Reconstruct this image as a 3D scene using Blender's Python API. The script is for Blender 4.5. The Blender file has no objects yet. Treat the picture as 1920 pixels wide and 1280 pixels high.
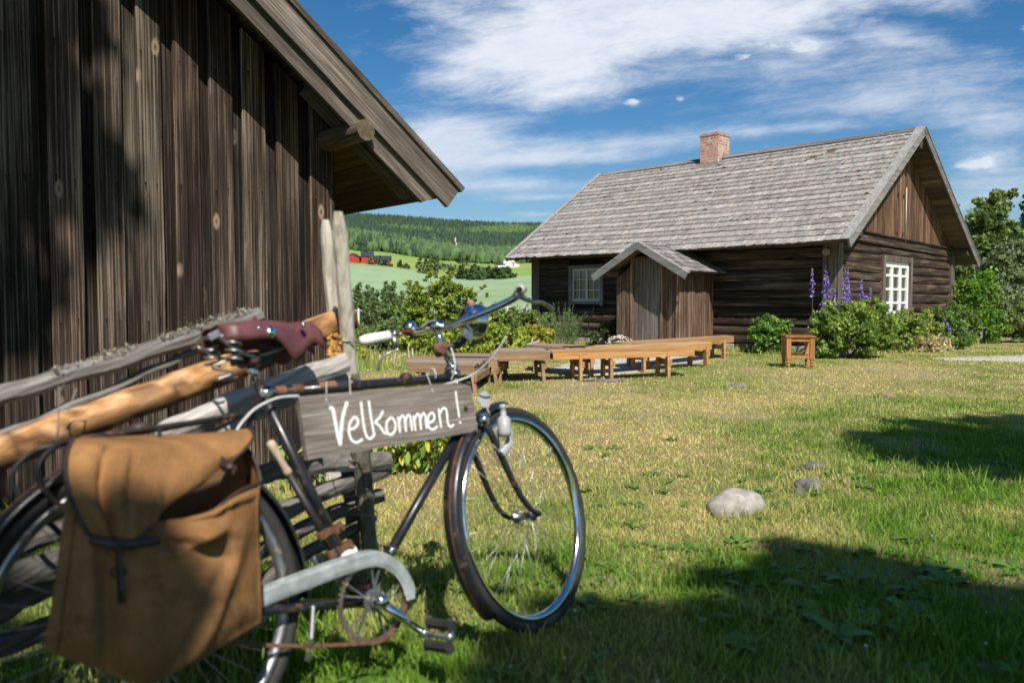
import bpy, math, random
import numpy as np
from mathutils import Vector, Matrix, noise as mnoise
random.seed(7); RNG = np.random.default_rng(11)
scene = bpy.context.scene; COL = scene.collection
V3 = Vector; R_ = math.radians

# ------------------------------------------------------------------ camera
CAMH = 1.03; FPX = 1493.0; PITCH = math.atan((640-568)/FPX)
cam = bpy.data.cameras.new("camera"); co = bpy.data.objects.new("camera", cam); COL.objects.link(co)
cam.sensor_width = 36.0; cam.lens = FPX/1920*36.0; cam.clip_start = 0.05; cam.clip_end = 9000
co.location = (0, 0, CAMH); co.rotation_euler = (math.pi/2-PITCH, 0, 0)
cam.dof.use_dof = True; cam.dof.focus_distance = 8.0; cam.dof.aperture_fstop = 2.8
scene.camera = co
# ------------------------------------------------------------------ sun, sky, exposure
SAZ, SEL = R_(75.5), R_(50)
SUN = V3((math.cos(SAZ)*math.cos(SEL), -math.sin(SAZ)*math.cos(SEL), math.sin(SEL)))
sl = bpy.data.lights.new("sun", 'SUN'); sl.energy = 5.0; sl.angle = R_(0.53); sl.color = (1, .945, .86)
so = bpy.data.objects.new("sun", sl); COL.objects.link(so); so.rotation_euler = SUN.to_track_quat('Z', 'Y').to_euler()
so.location = (3, -10, 12)
scene.view_settings.view_transform = 'Standard'; scene.view_settings.look = 'None'
scene.view_settings.exposure = 0.30; scene.view_settings.gamma = 1.0

def clouds(wd):
    nt = wd.node_tree; N = nt.nodes; L = nt.links; N.clear()
    out = N.new('ShaderNodeOutputWorld'); bg = N.new('ShaderNodeBackground'); bg.inputs[1].default_value = 0.07
    sky = N.new('ShaderNodeTexSky'); sky.sky_type = 'NISHITA'; sky.sun_disc = False
    sky.sun_elevation = SEL; sky.sun_rotation = math.atan2(SUN.x, SUN.y); sky.air_density = 1.0; sky.dust_density = .8; sky.ozone_density = 3.0
    hs = N.new('ShaderNodeHueSaturation'); hs.inputs['Saturation'].default_value = 1.36; hs.inputs['Value'].default_value = 1.18
    L.new(sky.outputs[0], hs.inputs['Color'])
    tc = N.new('ShaderNodeTexCoord'); sx = N.new('ShaderNodeSeparateXYZ'); L.new(tc.outputs['Generated'], sx.inputs[0])
    def M(op, a, b=None, c=None):
        n = N.new('ShaderNodeMath'); n.operation = op
        for i, q in enumerate((a, b, c)):
            if q is None: continue
            if isinstance(q, (int, float)): n.inputs[i].default_value = q
            else: L.new(q, n.inputs[i])
        return n.outputs[0]
    yy = M('MAXIMUM', M('ABSOLUTE', sx.outputs[1]), .05)
    a = M('DIVIDE', sx.outputs[0], yy); e = M('DIVIDE', sx.outputs[2], yy)
    def nz(sx_, sy_, det, rough, off):
        cb = N.new('ShaderNodeCombineXYZ'); L.new(M('MULTIPLY', a, sx_), cb.inputs[0]); L.new(M('MULTIPLY', M('ADD', e, M('MULTIPLY', a, -.10)), sy_), cb.inputs[1]); cb.inputs[2].default_value = off
        t = N.new('ShaderNodeTexNoise'); t.inputs['Scale'].default_value = 1; t.inputs['Detail'].default_value = det; t.inputs['Roughness'].default_value = rough
        t.inputs['Distortion'].default_value = .35; L.new(cb.outputs[0], t.inputs['Vector']); return t.outputs[0]
    n1 = nz(4, 13, 10, .62, 3.1); n2 = nz(14, 38, 9, .66, 8.2); n3 = nz(3.0, 34, 9, .64, 1.7)
    # soft banks of cloud: (photo x, photo y, half width, half height, weight)
    def bank(px, py, w, h, wt, tilt=0.0):
        ca, ce = (px-960)/FPX, (568-py)/FPX
        da = M('SUBTRACT', a, ca); de = M('SUBTRACT', e, ce)
        de = M('SUBTRACT', de, M('MULTIPLY', da, tilt))
        q = M('ADD', M('POWER', M('DIVIDE', M('ABSOLUTE', da), w/FPX), 2), M('POWER', M('DIVIDE', M('ABSOLUTE', de), h/FPX), 2))
        return M('MULTIPLY', M('EXPONENT', M('MULTIPLY', q, -1)), wt)
    mass = None
    for b in [(1130, 10, 330, 100, 1.0), (940, 130, 190, 60, .85, .15), (1060, 190, 130, 50, .55), (1430, 70, 260, 60, .8, -.05), (1680, -10, 300, 50, .7), (1520, 110, 90, 28, .4),
              (1110, 130, 200, 55, .6)]:
        k = bank(*b); mass = k if mass is None else M('ADD', mass, k)
    wisp = None
    for b in [(840, 270, 150, 60, .85), (1050, 300, 190, 16, .75, .03), (1180, 270, 190, 20, .65, .04), (980, 350, 170, 15, .55), (1000, 372, 90, 8, .5), (1470, 245, 200, 12, .4, .04), (1850, 300, 85, 30, .6),
              (1900, 350, 150, 45, .45), (700, 330, 220, 60, .45), (1250, 105, 420, 110, .45, .1), (1760, 130, 260, 80, .38, -.08), (1600, 190, 300, 40, .25), (1880, 240, 130, 30, .4), (1700, 210, 260, 50, .22), (1430, 360, 300, 60, .12), (1650, 80, 80, 20, .4), (1000, 402, 60, 6, .5), (1790, 392, 150, 22, .35)]:
        k = bank(*b); wisp = k if wisp is None else M('ADD', wisp, k)
    puff = None
    for b in [(1383, 115, 26, 12, .8), (1183, 195, 14, 10, .6), (1690, 108, 22, 12, .6), (1820, 310, 55, 22, .8), (1525, 188, 22, 8, .55), (1215, 150, 16, 7, .4), (1040, 212, 18, 9, .4), (1917, 70, 20, 16, .7), (1500, 95, 55, 22, .7), (1440, 92, 16, 10, .5), (1270, 190, 10, 6, .4)]:
        k = bank(*b); puff = k if puff is None else M('ADD', puff, k)
    def ss(x, lo, hi):
        m = N.new('ShaderNodeMapRange'); m.interpolation_type = 'SMOOTHSTEP'
        L.new(x, m.inputs[0]); m.inputs[1].default_value = lo; m.inputs[2].default_value = hi; return m.outputs[0]
    d1 = ss(M('ADD', mass, M('MULTIPLY', M('SUBTRACT', M('ADD', M('MULTIPLY', n1, .65), M('MULTIPLY', n2, .35)), .5), 3.0)), .22, 1.35)
    d2 = ss(M('ADD', M('ADD', M('MULTIPLY', wisp, 1.15), .08), M('MULTIPLY', M('SUBTRACT', M('ADD', M('MULTIPLY', n3, .6), M('MULTIPLY', n2, .4)), .5), 2.2)), .25, 1.35)
    d3 = ss(M('ADD', puff, M('MULTIPLY', M('SUBTRACT', n2, .5), 2.2)), .25, .85)
    dens = M('MAXIMUM', M('MAXIMUM', d1, M('MULTIPLY', d2, .8)), M('MULTIPLY', d3, .9))
    dens = M('MULTIPLY', dens, ss(sx.outputs[2], .0, .06))
    cr = N.new('ShaderNodeMix'); cr.data_type = 'RGBA'; L.new(M('MULTIPLY', n2, 1.0), cr.inputs[0])
    cr.inputs[6].default_value = (7.2, 8.1, 9.8, 1); cr.inputs[7].default_value = (11.6, 11.8, 12.2, 1)
    mx = N.new('ShaderNodeMix'); mx.data_type = 'RGBA'; L.new(M('MULTIPLY', dens, .95), mx.inputs[0]); L.new(hs.outputs[0], mx.inputs[6]); L.new(cr.outputs[2], mx.inputs[7])
    L.new(mx.outputs[2], bg.inputs[0]); L.new(bg.outputs[0], out.inputs[0])
world = bpy.data.worlds.new("World"); scene.world = world; world.use_nodes = True; clouds(world)

# ------------------------------------------------------------------ measuring helpers (photo pixel -> point on a real plane)
_c, _s = math.cos(PITCH), math.sin(PITCH)
def ray(px, py):
    x = (px-960)/FPX; y = (640-py)/FPX
    return V3((x, _c+y*_s, -_s+y*_c))
def on_plane(px, py, P0, N):
    D = ray(px, py); O = V3((0, 0, CAMH)); return O+D*((P0-O).dot(N)/D.dot(N))
def on_ground(px, py, z=0.0): return on_plane(px, py, V3((0, 0, z)), V3((0, 0, 1)))
def at_depth(px, py, y): return on_plane(px, py, V3((0, y, 0)), V3((0, 1, 0)))

# ------------------------------------------------------------------ materials
MATS = {}
def newmat(name):
    m = bpy.data.materials.new(name); m.use_nodes = True; MATS[name] = m
    return m, m.node_tree, m.node_tree.nodes['Principled BSDF']
def ramp(nt, fac, stops):
    r = nt.nodes.new('ShaderNodeValToRGB'); e = r.color_ramp.elements
    while len(e) < len(stops): e.new(.5)
    for k, (p, c) in zip(e, stops): k.position = p; k.color = (*c, 1)
    nt.links.new(fac, r.inputs[0]); return r.outputs[0]
def tnoise(nt, vec, scale, det=6, rough=.6, dist=0):
    n = nt.nodes.new('ShaderNodeTexNoise'); n.inputs['Scale'].default_value = scale; n.inputs['Detail'].default_value = det
    n.inputs['Roughness'].default_value = rough; n.inputs['Distortion'].default_value = dist; nt.links.new(vec, n.inputs['Vector']); return n.outputs[0]
def mapping(nt, scale=(1, 1, 1), src='Object', loc=None):
    tc = nt.nodes.new('ShaderNodeTexCoord'); m = nt.nodes.new('ShaderNodeMapping'); m.inputs['Scale'].default_value = scale
    v = tc.outputs[src]
    nt.links.new(v, m.inputs['Vector'])
    return m.outputs[0]
def math_(nt, op, a, b=None, clamp=False):
    n = nt.nodes.new('ShaderNodeMath'); n.operation = op; n.use_clamp = clamp
    for i, q in enumerate((a, b)):
        if q is None: continue
        if isinstance(q, (int, float)): n.inputs[i].default_value = q
        else: nt.links.new(q, n.inputs[i])
    return n.outputs[0]
def mixc(nt, f, a, b, mode='MIX'):
    m = nt.nodes.new('ShaderNodeMix'); m.data_type = 'RGBA'; m.blend_type = mode
    for s, q in ((0, f), (6, a), (7, b)):
        if isinstance(q, (int, float)): m.inputs[s].default_value = q
        elif isinstance(q, tuple): m.inputs[s].default_value = (*q, 1)
        else: nt.links.new(q, m.inputs[s])
    return m.outputs[2]
def vcol(nt):
    a = nt.nodes.new('ShaderNodeAttribute'); a.attribute_name = 'Col'; return a.outputs['Color']
def bump(nt, b, h, strength=.5, dist=.01):
    n = nt.nodes.new('ShaderNodeBump'); n.inputs['Strength'].default_value = strength; n.inputs['Distance'].default_value = dist
    nt.links.new(h, n.inputs['Height']); nt.links.new(n.outputs[0], b.inputs['Normal'])
def wood(name, axis, dark, mid, light, rough=.85, stops=(.32, .5, .68), grain=55, along=1.5, bstr=.6, bdist=.004, knots=0.0, knotcol=None, blotch=.5, spec=.2, rot=None):
    """weathered wood: streaks along one object axis, board by board tone from the Col attribute"""
    m, nt, b = newmat(name)
    sc = [grain]*3; sc['xyz'.index(axis)] = along
    at = vcol(nt)
    # shift the grain from board to board
    tc = nt.nodes.new('ShaderNodeTexCoord'); ad = nt.nodes.new('ShaderNodeVectorMath'); ad.operation = 'MULTIPLY_ADD'
    sd_ = nt.nodes.new('ShaderNodeAttribute'); sd_.attribute_name = 'Seed'; nt.links.new(sd_.outputs['Vector'], ad.inputs[0]); ad.inputs[1].default_value = (17.3, 15.1, 19.7); nt.links.new(tc.outputs['Object'], ad.inputs[2])
    if rot:
        rm = nt.nodes.new('ShaderNodeMapping'); rm.inputs['Rotation'].default_value = rot; nt.links.new(tc.outputs['Object'], rm.inputs[0]); nt.links.new(rm.outputs[0], ad.inputs[2])
    mp = nt.nodes.new('ShaderNodeMapping'); mp.inputs['Scale'].default_value = sc; nt.links.new(ad.outputs[0], mp.inputs[0])
    g = tnoise(nt, mp.outputs[0], 1, 7, .65, .25)
    mp2 = nt.nodes.new('ShaderNodeMapping'); s2 = [6]*3; s2['xyz'.index(axis)] = .9; mp2.inputs['Scale'].default_value = s2; nt.links.new(ad.outputs[0], mp2.inputs[0])
    bl = tnoise(nt, mp2.outputs[0], 1, 5, .6, .4)
    f = math_(nt, 'ADD', math_(nt, 'MULTIPLY', g, 1-blotch*.6), math_(nt, 'MULTIPLY', bl, blotch*.6))
    c = ramp(nt, f, [(stops[0], dark), (stops[1], mid), (stops[2], light)])
    if knots:
        mp3 = nt.nodes.new('ShaderNodeMapping'); s3 = [5.5]*3; s3['xyz'.index(axis)] = 2.2; mp3.inputs['Scale'].default_value = s3; nt.links.new(ad.outputs[0], mp3.inputs[0])
        vo = nt.nodes.new('ShaderNodeTexVoronoi'); vo.inputs['Scale'].default_value = 1; nt.links.new(mp3.outputs[0], vo.inputs['Vector'])
        k = nt.nodes.new('ShaderNodeMapRange'); nt.links.new(vo.outputs['Distance'], k.inputs[0]); k.inputs[1].default_value = .05*knots; k.inputs[2].default_value = .1*knots; k.inputs[3].default_value = 1; k.inputs[4].default_value = 0
        k2 = nt.nodes.new('ShaderNodeMapRange'); nt.links.new(vo.outputs['Distance'], k2.inputs[0]); k2.inputs[1].default_value = .0; k2.inputs[2].default_value = .055*knots; k2.inputs[3].default_value = 1; k2.inputs[4].default_value = 0
        c = mixc(nt, k.outputs[0], c, knotcol or tuple(x*1.3 for x in light)); c = mixc(nt, k2.outputs[0], c, tuple(x*.35 for x in dark))
    c = mixc(nt, 1.0, c, at, 'MULTIPLY')
    nt.links.new(c, b.inputs['Base Color']); b.inputs['Roughness'].default_value = rough; b.inputs['Specular IOR Level'].default_value = spec
    bump(nt, b, f, bstr, bdist); return m
def plain(name, col, rough=.5, metal=0.0, spec=.5, var=.0, vs=30, bstr=0, rust=None, rustamt=.5, coat=0):
    m, nt, b = newmat(name); mp = mapping(nt)
    n = tnoise(nt, mp, vs, 5, .6)
    lo = tuple(max(0, x*(1-var)) for x in col); hi = tuple(min(1, x*(1+var)) for x in col)
    c = ramp(nt, n, [(.3, lo), (.7, hi)]); c = mixc(nt, 1.0, c, vcol(nt), 'MULTIPLY')
    if rust:
        n2 = tnoise(nt, mp, vs*.6, 8, .7, .5); rf = nt.nodes.new('ShaderNodeMapRange'); nt.links.new(n2, rf.inputs[0]); rf.inputs[1].default_value = 1-rustamt; rf.inputs[2].default_value = 1-rustamt+.06
        c = mixc(nt, rf.outputs[0], c, rust)
        nt.links.new(math_(nt, 'MULTIPLY', math_(nt, 'SUBTRACT', 1.0, rf.outputs[0]), metal), b.inputs['Metallic'])
        nt.links.new(math_(nt, 'ADD', math_(nt, 'MULTIPLY', rf.outputs[0], .9-rough), rough), b.inputs['Roughness'])
    else:
        b.inputs['Metallic'].default_value = metal; b.inputs['Roughness'].default_value = rough
    b.inputs['Specular IOR Level'].default_value = spec; b.inputs['Coat Weight'].default_value = coat
    nt.links.new(c, b.inputs['Base Color'])
    if bstr: bump(nt, b, n, bstr, .003)
    return m
def leafmat(name, trans=.28, rough=.55):
    m, nt, b = newmat(name); c = vcol(nt); nt.links.new(c, b.inputs['Base Color']); b.inputs['Roughness'].default_value = rough; b.inputs['Specular IOR Level'].default_value = .3
    t = nt.nodes.new('ShaderNodeBsdfTranslucent'); c2 = mixc(nt, 1.0, c, (1.3, 1.35, .6), 'MULTIPLY'); nt.links.new(c2, t.inputs[0])
    mx = nt.nodes.new('ShaderNodeMixShader'); mx.inputs[0].default_value = trans; out = nt.nodes['Material Output']
    nt.links.new(b.outputs[0], mx.inputs[1]); nt.links.new(t.outputs[0], mx.inputs[2]); nt.links.new(mx.outputs[0], out.inputs[0]); return m
BARN = wood('barn_board_wood', 'z', (.006, .004, .003), (.044, .031, .024), (.38, .305, .24), stops=(.38, .50, .72), grain=150, along=1.1, blotch=.55, knots=1.15, knotcol=(.28, .21, .15), bstr=.8)
BARNR = wood('barn_roof_wood', 'x', (.05, .04, .033), (.16, .135, .115), (.30, .265, .235), grain=45, knots=.9, knotcol=(.08, .07, .06))
LOGX = wood('log_wall_wood_long', 'x', (.010, .007, .005), (.042, .031, .024), (.22, .175, .14), grain=28, along=.8, bstr=1.0, bdist=.012)
LOGY = wood('log_wall_wood_gable', 'y', (.012, .008, .006), (.055, .038, .029), (.25, .19, .145), grain=28, along=.8, bstr=1.0, bdist=.012)
PANEL = wood('panel_wood', 'z', (.025, .015, .010), (.115, .074, .050), (.34, .255, .195), grain=38, along=1.2, bstr=.7, bdist=.006)
GABW = wood('gable_panel_wood', 'z', (.022, .012, .008), (.13, .076, .045), (.38, .25, .16), grain=32, along=1.0, bstr=.7, bdist=.006)
GREYX = wood('grey_trim_wood_x', 'x', (.09, .085, .08), (.22, .21, .20), (.38, .365, .35), grain=40)
GREYY = wood('grey_trim_wood_y', 'y', (.09, .085, .08), (.22, .21, .20), (.38, .365, .35), grain=40)
POSTW = wood('corner_post_wood', 'z', (.05, .04, .033), (.13, .105, .085), (.27, .225, .19), grain=35, along=1.0)
SHING = wood('shingle_wood', 'y', (.12, .11, .10), (.30, .28, .26), (.50, .47, .445), grain=30, along=3, bstr=.6, bdist=.006, blotch=.7)
SOFF = wood('soffit_wood', 'x', (.05, .037, .026), (.14, .105, .075), (.26, .2, .15), grain=30)
BENO = wood('orange_stained_wood', 'x', (.24, .115, .04), (.44, .235, .085), (.56, .34, .15), grain=25, rough=.55, bstr=.2, spec=.4)
BENB = wood('brown_stained_wood', 'x', (.15, .085, .045), (.30, .185, .105), (.44, .30, .19), grain=30, rough=.65, bstr=.3, spec=.35)
STOOLW = wood('stool_wood', 'z', (.24, .10, .03), (.46, .22, .065), (.58, .32, .12), grain=25, rough=.5, bstr=.2, spec=.4)
RAILW = wood('silver_rail_wood', 'x', (.07, .06, .052), (.34, .315, .29), (.66, .62, .57), grain=75, along=2.5, bstr=1.0, bdist=.008, rot=(0, R_(21), 0))
POLEW = wood('silver_pole_wood', 'z', (.20, .175, .13), (.52, .47, .38), (.74, .69, .58), grain=55, along=2.5, bstr=.8, bdist=.006)
LOGP = wood('peeled_log_wood', 'x', (.07, .035, .018), (.50, .27, .11), (.78, .56, .37), grain=55, along=14.0, bstr=.8, bdist=.006, blotch=.8, rot=(0, R_(21), 0), knots=1.6, knotcol=(.26, .13, .06))
SIGNW = wood('sign_wood', 'x', (.04, .032, .026), (.18, .153, .130), (.42, .38, .34), grain=130, along=5, blotch=.7, bstr=.7, bdist=.003)
HANDW = wood('handle_wood', 'z', (.3, .22, .14), (.48, .38, .27), (.62, .52, .4), grain=60, along=8, rough=.6)
WHITE = plain('white_paint', (.80, .80, .77), .5, var=.05)
OFFW = plain('grey_white_window_paint', (.62, .62, .60), .6, var=.1)
CHALK = plain('white_lettering_paint', (.80, .79, .76), .8, var=.10, vs=300)
DARKW = plain('dark_interior', (.02, .018, .016), .9)
CANV = plain('tan_canvas', (.30, .155, .062), .95, spec=.1, var=.3, vs=7, bstr=.35)
def _canvas():
    m = CANV; nt = m.node_tree; b = nt.nodes['Principled BSDF']; mp = mapping(nt); w = tnoise(nt, mp, 420, 2, .5); st_ = tnoise(nt, mp, 3.5, 7, .7, .8); old = b.inputs['Base Color'].links[0].from_socket
    c = mixc(nt, 1.0, old, ramp(nt, st_, [(.30, (.42, .38, .34)), (.47, (.95, .95, .95)), (.7, (1.12, 1.10, 1.05))]), 'MULTIPLY'); c = mixc(nt, .5, c, mixc(nt, 1.0, c, ramp(nt, w, [(.35, (.6, .6, .6)), (.65, (1.3, 1.3, 1.3))]), 'MULTIPLY'))
    nt.links.new(c, b.inputs['Base Color']); bump(nt, b, math_(nt, 'ADD', math_(nt, 'MULTIPLY', w, .35), math_(nt, 'MULTIPLY', tnoise(nt, mp, 14, 6, .6), 2.0)), .6, .004)
_canvas()
LEATH = plain('maroon_leather', (.13, .045, .047), .5, var=.3, vs=25, bstr=.2)
DLEATH = plain('dark_leather_binding', (.05, .03, .022), .55, var=.3)
BLACKP = plain('black_bicycle_paint', (.016, .016, .018), .32, var=.3, rust=(.10, .048, .027), rustamt=.42, coat=.3)
BLACKM = plain('dark_metal', (.03, .028, .027), .5, metal=.4, var=.3, rust=(.13, .06, .03), rustamt=.42)
CHROME = plain('chrome', (.72, .72, .72), .12, metal=1.0, var=.1, rust=(.30, .14, .07), rustamt=.34)
STEEL = plain('dull_steel', (.42, .42, .41), .38, metal=.9, var=.25, rust=(.26, .12, .06), rustamt=.42)
GALV = plain('galvanised_sheet', (.40, .44, .43), .45, metal=.35, var=.3, vs=22, rust=(.30, .25, .2), rustamt=.34)
RUST = plain('rusty_steel', (.15, .07, .038), .85, metal=.1, var=.6, vs=60)
RUBBER = plain('tyre_rubber', (.025, .024, .023), .75, var=.3)
PLAST = plain('grey_plastic', (.36, .36, .35), .5, var=.1)
CABLE = plain('cable_sleeve', (.55, .56, .56), .45, var=.1)
BLUEL = plain('blue_pinstripe', (.22, .42, .62), .4, var=.3)
BLKC = plain('black_cable', (.02, .02, .02), .5)
WIRE = plain('fence_wire', (.25, .22, .19), .5, metal=.6)
LICH = plain('lichen', (.36, .34, .27), .95, var=.3, vs=80)
ORGR = plain('dry_binding', (.55, .30, .08), .9, var=.4, vs=60)
ROCK = plain('pale_boulder', (.33, .305, .27), .95, var=.42, vs=22, bstr=1.0)
ROCKB = plain('brown_stone', (.24, .17, .12), .9, var=.4, vs=9, bstr=.8)
ROCKD = plain('dark_stone', (.14, .13, .12), .9, var=.45, vs=9, bstr=.8)
FOUND = plain('foundation_stone', (.38, .345, .30), .92, var=.35, vs=5, bstr=.8)
GRAV = plain('gravel', (.47, .45, .43), .95, var=.35, vs=45, bstr=.9)
REDP = plain('falu_red_boards', (.42, .035, .03), .8, var=.15, vs=.3)
BROOF = plain('dark_blue_roof_sheet', (.03, .036, .06), .5, var=.1)
CREAM = plain('white_house_paint', (.78, .76, .72), .7, var=.05)
CONC = plain('pale_concrete', (.5, .48, .45), .9, var=.15)
TRUNK = plain('bark', (.10, .08, .06), .95, var=.5, vs=12, bstr=.8)
LEAF = leafmat('leaves'); LEAFD = leafmat('dark_leaves', .15, .5); FARL = leafmat('far_foliage', .05, .8); GRASSM = leafmat('grass_blades', .25, .6); PETAL = leafmat('petals', .2, .7)
def _glass():
    m, nt, b = newmat('window_glass'); b.inputs['Base Color'].default_value = (.012, .014, .016, 1); b.inputs['Roughness'].default_value = .06; b.inputs['Specular IOR Level'].default_value = .9; return m
GLASS = _glass()
def _curtain():
    return plain('curtain_cloth', (.5, .5, .48), .9, var=.3, vs=60)
CURT = _curtain()
def _brick():
    m, nt, b = newmat('chimney_brick'); mp = mapping(nt, (1, 1, 1))
    tc = nt.nodes.new('ShaderNodeTexCoord'); s = nt.nodes.new('ShaderNodeSeparateXYZ'); nt.links.new(tc.outputs['Object'], s.inputs[0])
    cb = nt.nodes.new('ShaderNodeCombineXYZ'); nt.links.new(math_(nt, 'ADD', s.outputs[0], s.outputs[1]), cb.inputs[0]); nt.links.new(s.outputs[2], cb.inputs[1])
    br = nt.nodes.new('ShaderNodeTexBrick'); nt.links.new(cb.outputs[0], br.inputs[0]); br.inputs['Scale'].default_value = 1
    br.inputs['Brick Width'].default_value = .24; br.inputs['Row Height'].default_value = .075; br.inputs['Mortar Size'].default_value = .009; br.inputs['Mortar Smooth'].default_value = .3
    br.inputs['Color1'].default_value = (.46, .13, .065, 1); br.inputs['Color2'].default_value = (.52, .30, .22, 1); br.inputs['Mortar'].default_value = (.52, .48, .43, 1)
    n = tnoise(nt, mp, 9, 6, .7); w = nt.nodes.new('ShaderNodeMapRange'); nt.links.new(n, w.inputs[0]); w.inputs[1].default_value = .50; w.inputs[2].default_value = .60
    c = mixc(nt, w.outputs[0], br.outputs[0], (.55, .45, .39)); c = mixc(nt, 1.0, c, vcol(nt), 'MULTIPLY'); nt.links.new(c, b.inputs['Base Color']); b.inputs['Roughness'].default_value = .9
    bump(nt, b, math_(nt, 'SUBTRACT', math_(nt, 'MULTIPLY', n, .5), br.outputs['Fac']), .8, .01); return m
BRICK = _brick()
def _ground():
    m, nt, b = newmat('lawn_soil'); mp = mapping(nt)
    n = tnoise(nt, mp, 14, 9, .75); n2 = tnoise(nt, mp, 90, 4, .7)
    c = mixc(nt, math_(nt, 'MULTIPLY', n2, .9), mixc(nt, 1.0, vcol(nt), (.55, .55, .55), 'MULTIPLY'), vcol(nt))
    c = mixc(nt, 1.0, c, ramp(nt, n, [(.3, (.62, .64, .6)), (.7, (1.15, 1.12, 1.05))]), 'MULTIPLY')
    nt.links.new(c, b.inputs['Base Color']); b.inputs['Roughness'].default_value = .95; b.inputs['Specular IOR Level'].default_value = .1
    bump(nt, b, math_(nt, 'ADD', n, n2), .9, .03); return m
GROUND = _ground()
def _far(name, s):
    m, nt, b = newmat(name); mp = mapping(nt, (1, 1, 1)); n = tnoise(nt, mp, s, 8, .7)
    c = mixc(nt, 1.0, vcol(nt), ramp(nt, n, [(.35, (.85, .86, .84)), (.65, (1.12, 1.1, 1.08))]), 'MULTIPLY')
    nt.links.new(c, b.inputs['Base Color']); b.inputs['Roughness'].default_value = .95; b.inputs['Specular IOR Level'].default_value = .05; return m
FIELDM = _far('field_crop', .05); HILLM = _far('forest_floor', .02)

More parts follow.
